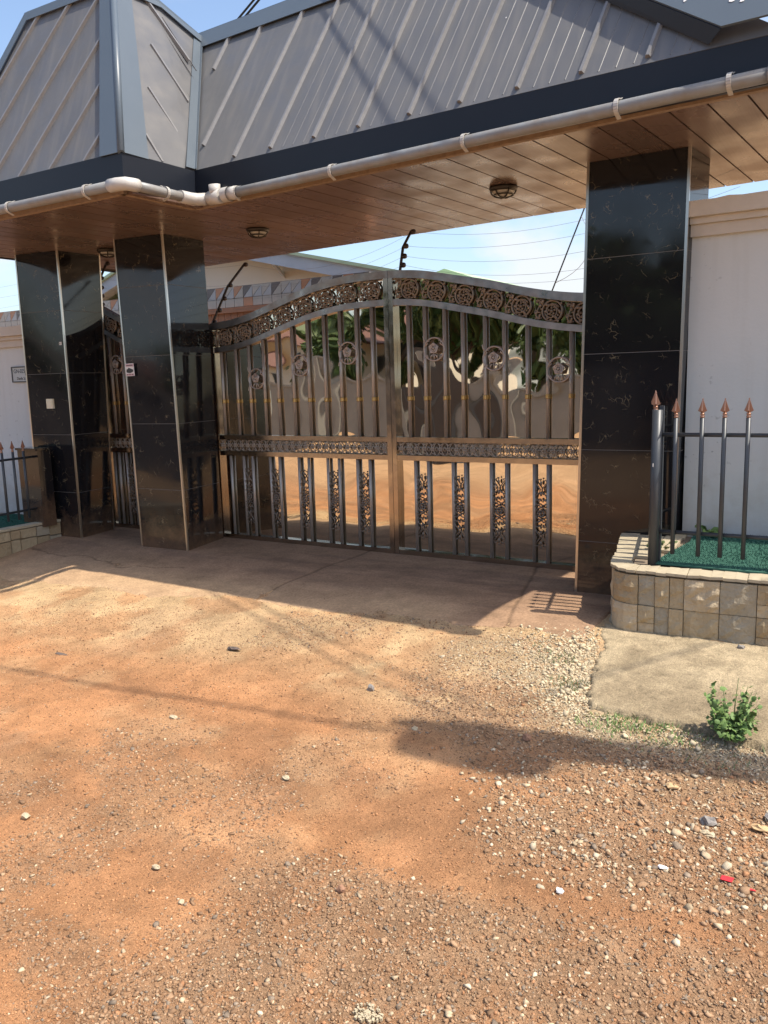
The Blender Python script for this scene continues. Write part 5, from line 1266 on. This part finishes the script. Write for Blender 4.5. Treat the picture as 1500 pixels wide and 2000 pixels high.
# ================================================================== GRAVEL (stuff)
def stones(name, label, pos, size, cols, flat=.6, seed=1, fine=False):
    rg = np.random.default_rng(seed); n = len(pos)
    # a rough 12-vertex icosahedron for each stone, jittered
    ph = (1 + 5 ** .5) / 2
    nv = 6 if fine else 12
    iv = np.array([(-1, ph, 0), (1, ph, 0), (-1, -ph, 0), (1, -ph, 0), (0, -1, ph), (0, 1, ph), (0, -1, -ph), (0, 1, -ph), (ph, 0, -1), (ph, 0, 1), (-ph, 0, -1), (-ph, 0, 1)], float); iv /= np.linalg.norm(iv[0])
    fc = np.array([(0, 11, 5), (0, 5, 1), (0, 1, 7), (0, 7, 10), (0, 10, 11), (1, 5, 9), (5, 11, 4), (11, 10, 2), (10, 7, 6), (7, 1, 8), (3, 9, 4), (3, 4, 2), (3, 2, 6), (3, 6, 8), (3, 8, 9), (4, 9, 5), (2, 4, 11), (6, 2, 10), (8, 6, 7), (9, 8, 1)])
    if fine:
        iv = np.array([(1, 0, 0), (-1, 0, 0), (0, 1, 0), (0, -1, 0), (0, 0, 1), (0, 0, -1)], float); fc = np.array([(0, 2, 4), (2, 1, 4), (1, 3, 4), (3, 0, 4), (2, 0, 5), (1, 2, 5), (3, 1, 5), (0, 3, 5)])
    v = iv[None] * rg.uniform(.5, 1.3, (n, nv, 1)) + rg.normal(0, .16, (n, nv, 3))
    v = v * np.stack([rg.uniform(.75, 1.35, n), rg.uniform(.6, 1.1, n), flat * rg.uniform(.7, 1.3, n)], -1)[:, None, :]
    a = rg.uniform(0, 6.283, n); ca, sa = np.cos(a)[:, None], np.sin(a)[:, None]
    x = v[..., 0] * ca - v[..., 1] * sa; y = v[..., 0] * sa + v[..., 1] * ca
    tl = rg.normal(0, .35, n)[:, None]
    z = v[..., 2] + tl * x
    v = np.stack([x, y, z], -1) * size[:, None, None] + pos[:, None, :]
    f = (fc[None] + (np.arange(n) * nv)[:, None, None]).reshape(-1, 3)
    me = bpy.data.meshes.new(name); co = v.reshape(-1, 3)
    me.vertices.add(len(co)); me.vertices.foreach_set('co', co.ravel()); me.loops.add(f.size); me.loops.foreach_set('vertex_index', f.ravel().astype(np.int32))
    me.polygons.add(len(f)); me.polygons.foreach_set('loop_start', np.arange(0, f.size, 3, dtype=np.int32)); me.update(calc_edges=True)
    me.materials.append(M['stone_bits'])
    c = np.repeat(cols, nv, axis=0); at = me.attributes.new('col', 'FLOAT_COLOR', 'POINT'); at.data.foreach_set('color', np.concatenate([c, np.ones((len(c), 1))], 1).ravel())
    o = bpy.data.objects.new(name, me); COL.objects.link(o); o['kind'] = 'stuff'; o['label'] = label; o['category'] = 'gravel'
    return o
def scatter(n, dens, rg, box=(-6.2, .5, 1.0, 4.9)):
    X = rg.uniform(box[0], box[1], n); Y = box[2] + (box[3] - box[2]) * rg.random(n) ** 1.35
    ok = (X > -1.42 * Y - .5) & (X < -.06 * Y + .25) & (rg.random(n) < dens(X, Y))
    X, Y = X[ok], Y[ok]
    slab = (X > -1.40 + .22 * (4.88 - Y)) & (Y > 3.86)
    X, Y = X[~slab], Y[~slab]
    return X, Y
def place(X, Y, size, sink):
    Z = gz_rough(X, Y) + size * sink
    return np.stack([X, Y, Z], -1)
rg = np.random.default_rng(5)
# fine reddish grit over the whole road
X, Y = scatter(440000, lambda X, Y: (1 - .6 * gravel_mask(X, Y)) * (.42 + .45 * sst(.45, .7, fbm(X, Y, 1.5, 4, 121)) + .4 * gravel_mask(X, Y)) * sst(5.2, 3.9, Y), rg)
sz = np.clip(rg.lognormal(-6.0, .42, len(X)) * (.8 + .1 * Y), .0013, .009)
base = soil_col(X, Y); t_ = rg.random((len(X), 1)); alt = np.array([.22, .12, .065]); alt2 = np.array([.55, .42, .28])
cl = base * (.75 + .5 * rg.random((len(X), 1))); cl = np.where(t_ < .3, alt * (.7 + .6 * rg.random((len(X), 1))), cl); cl = np.where(t_ > .98, alt2, cl)
stones('fine_gravel', 'fine reddish grit scattered over the laterite road', place(X, Y, sz, .15), sz, cl, .75, 2, True)
# coarser brown and pale gravel on the shoulder
X, Y = scatter(170000, lambda X, Y: np.clip(gravel_mask(X, Y), 0, 1) ** 1.2 * .85, rg, (-3.6, .5, 1.2, 4.8))
pk = pale_mask(X, Y)
sz = np.clip(rg.lognormal(-5.42, .42, len(X)), .0028, .0125)
t_ = rg.random((len(X), 1)); n_ = len(X)
pal = np.array([[.27, .16, .088], [.35, .22, .127], [.45, .345, .22], [.245, .188, .135], [.54, .445, .31], [.37, .185, .09]])
pr = np.array([.47, .31, .055, .11, .015, .04]) * (1 - pk[:, None]) + np.array([.06, .16, .38, .12, .27, .01]) * pk[:, None]
cum = np.cumsum(pr, 1); ix = (t_ > cum).sum(1).clip(0, 5)
stones('loose_gravel', 'loose brown and pale gravel along the road shoulder', place(X, Y, sz, .12), sz, pal[ix] * (.75 + .45 * rg.random((n_, 1))), .6, 3)
# coarse stones of the gravel heap
X, Y = scatter(34000, lambda X, Y: sst(-1.5, -.5, X + .8 * (fbm(X, Y, 1.6, 4, 151) - .5)) * sst(2.35, 2.75, Y + .3 * (fbm(X, Y, 1.9, 4, 153) - .5)) * sst(3.75, 3.35, Y) * (.25 + .75 * sst(.4, .6, fbm(X, Y, 2.6, 4, 155))), rg, (-2.4, .5, 2.2, 4.0))
sz = np.clip(rg.lognormal(-4.85, .40, len(X)), .005, .024)
t_ = rg.random((len(X), 1)); cum = np.cumsum(np.array([[.14, .24, .27, .13, .17, .05]]), 1); ix = (t_ > cum).sum(1).clip(0, 5)
stones('coarse_gravel', 'coarse grey and tan stones of the gravel spread at the road edge', place(X, Y, sz, .15), sz, pal[ix] * (.75 + .45 * rg.random((len(X), 1))), .6, 6)
# broken concrete crumbs along the slab edge
m_ = 3200; tt = rg.random(m_); X = -1.45 + .26 * tt - np.abs(rg.normal(0, .20, m_)) + .03; Y = 4.82 - 1.0 * tt + rg.normal(0, .06, m_)
sz = np.clip(rg.lognormal(-5.3, .5, m_), .003, .022)
m2 = 1500; X = np.concatenate([X, -1.25 + 1.6 * rg.random(m2)]); Y = np.concatenate([Y, 3.80 + rg.normal(0, .05, m2)]); sz = np.concatenate([sz, np.clip(rg.lognormal(-5.4, .5, m2), .003, .018)]); m_ += m2
stones('concrete_rubble', 'pale concrete crumbs along the broken slab edge', place(X, Y, sz, .35), sz, np.array([.50, .41, .27]) * (.75 + .5 * rg.random((m_, 1))), .7, 4)

# ================================================================== SINGLE STONES AND SCRAPS
def rock(x, y, s, m, label, sq=(1.2, .9, .6), name='stone'):
    s *= .82; rg2 = np.random.default_rng(int(abs(x * 1000 + y * 77))); z = gz(x, y)
    mb = MB(); mb.ball((x, y, z + s * sq[2] * .25), s, 9, 6, sq)
    mb.v = [(a + rg2.normal(0, .13) * s, b + rg2.normal(0, .13) * s, c + rg2.normal(0, .10) * s) for a, b, c in mb.v]; mb.sm = [False] * len(mb.f)
    return solo(name, mb, m, label, 'stone', (x, y, z), 'loose stones lying on the road')
rock(-3.04, 1.96, .022, 'rock', 'rounded pale stone alone on orange dirt near the frame edge', (1, .9, .8))
rock(-2.24, 1.95, .017, 'rock', 'pale wedge of stone in the middle of bare orange dirt', (1.5, .7, .5))
rock(-3.22, 3.0, .024, 'rock', 'flat pale stone on the dusty road below the cable shadow', (1.4, .8, .4))
rock(-2.22, 2.72, .020, 'rock', 'whitish flat stone on the orange road centre', (1.4, .8, .4))
rock(-1.53, 2.15, .019, 'redrock', 'dark reddish lump with a hard shadow on orange dirt', (1.1, .8, .9))
rock(-1.91, 3.38, .020, 'rock', 'brownish pebble at the tip of the pole shadow', (1.1, .9, .8))
rock(-1.36, 3.5, .026, 'redrock', 'reddish broken brick piece inside the pole shadow', (1.1, .9, .8))
rock(-.57, 2.80, .017, 'paper', 'bright white flat chip at the gravel edge', (1.4, .7, .3))
rock(-.48, 3.17, .036, 'greyrock', 'big pointed grey stone in the coarse gravel', (1.0, .8, .8))
rock(-.47, 3.09, .030, 'rock', 'big pale tan stone below the pointed grey stone', (1.3, .7, .4))
rock(-.30, 3.22, .030, 'tan', 'yellowish flat stone in the coarse gravel by the frame edge', (1.4, .8, .4))
rock(-.26, 3.30, .034, 'greyrock', 'rounded grey stone in the coarse gravel by the frame edge', (1.1, .9, .6))
rock(-.66, 3.37, .026, 'tan', 'orange brick fragment in the middle of coarse gravel', (1.2, .8, .5))
rock(-2.36, 3.68, .030, 'greyrock', 'dark grey cube-like stone standing on the pale dust', (.9, .8, 1.2))
rock(-.60, 4.90, .026, 'greyrock', 'small grey stone on the slab against the planter foot', (1, .8, .8))
rock(-2.0, 1.84, .014, 'rock', 'small triangular cream stone on orange dirt', (1, .9, .7))
rock(-.85, 2.5, .018, 'paper', 'crumbling white lump on the smooth orange band', (1, 1, .5))
# crushed white plaster spot
mb = MB(); zc = gz(-1.15, 1.72)
for _ in range(130):
    a = random.uniform(0, 6.28); r = .034 * random.random(); c = (-1.15 + 1.3 * r * math.cos(a), 1.72 + r * math.sin(a)); s = random.uniform(.001, .0035)
    mb.box(c[0] - s, c[0] + s, c[1] - s, c[1] + s, zc - .004, zc + random.uniform(.002, .006))
solo('plaster_crumbs', mb, 'rock', 'crushed white plaster spot on the dirt near the frame bottom', 'plaster', (-1.15, 1.72, zc), None, 'stuff')
def flat_scrap(name, x, y, ring, m, label, cat):
    z = gz(x, y) + .004; mb = MB(); mb.slab([(x + a, y + b, z + random.uniform(-.002, .006)) for a, b in ring], (0, 0, .002)); solo(name, mb, m, label, cat, (x, y, z))
flat_scrap('red_scrap', -.36, 2.83, [(-.02, -.012), (.018, -.015), (.022, .012), (-.018, .014)], 'red', 'larger square red plastic scrap on the gravel edge', 'plastic scrap')
flat_scrap('red_scrap', -.273, 2.80, [(-.009, -.006), (.009, -.007), (.01, .006), (-.008, .007)], 'red', 'tiny red plastic scrap beside the frame edge', 'plastic scrap')
flat_scrap('dry_leaf', -4.70, 3.42, [(-.06, -.008), (0, -.016), (.07, 0), (.01, .014), (-.05, .008)], 'darkrock', 'dark dry leaf on the pale dust by the frame edge', 'leaf')
rock(-3.57, 3.9, .034, 'darkrock', 'dark crushed lump on the pale dust before the gate', (1.9, .8, .25))
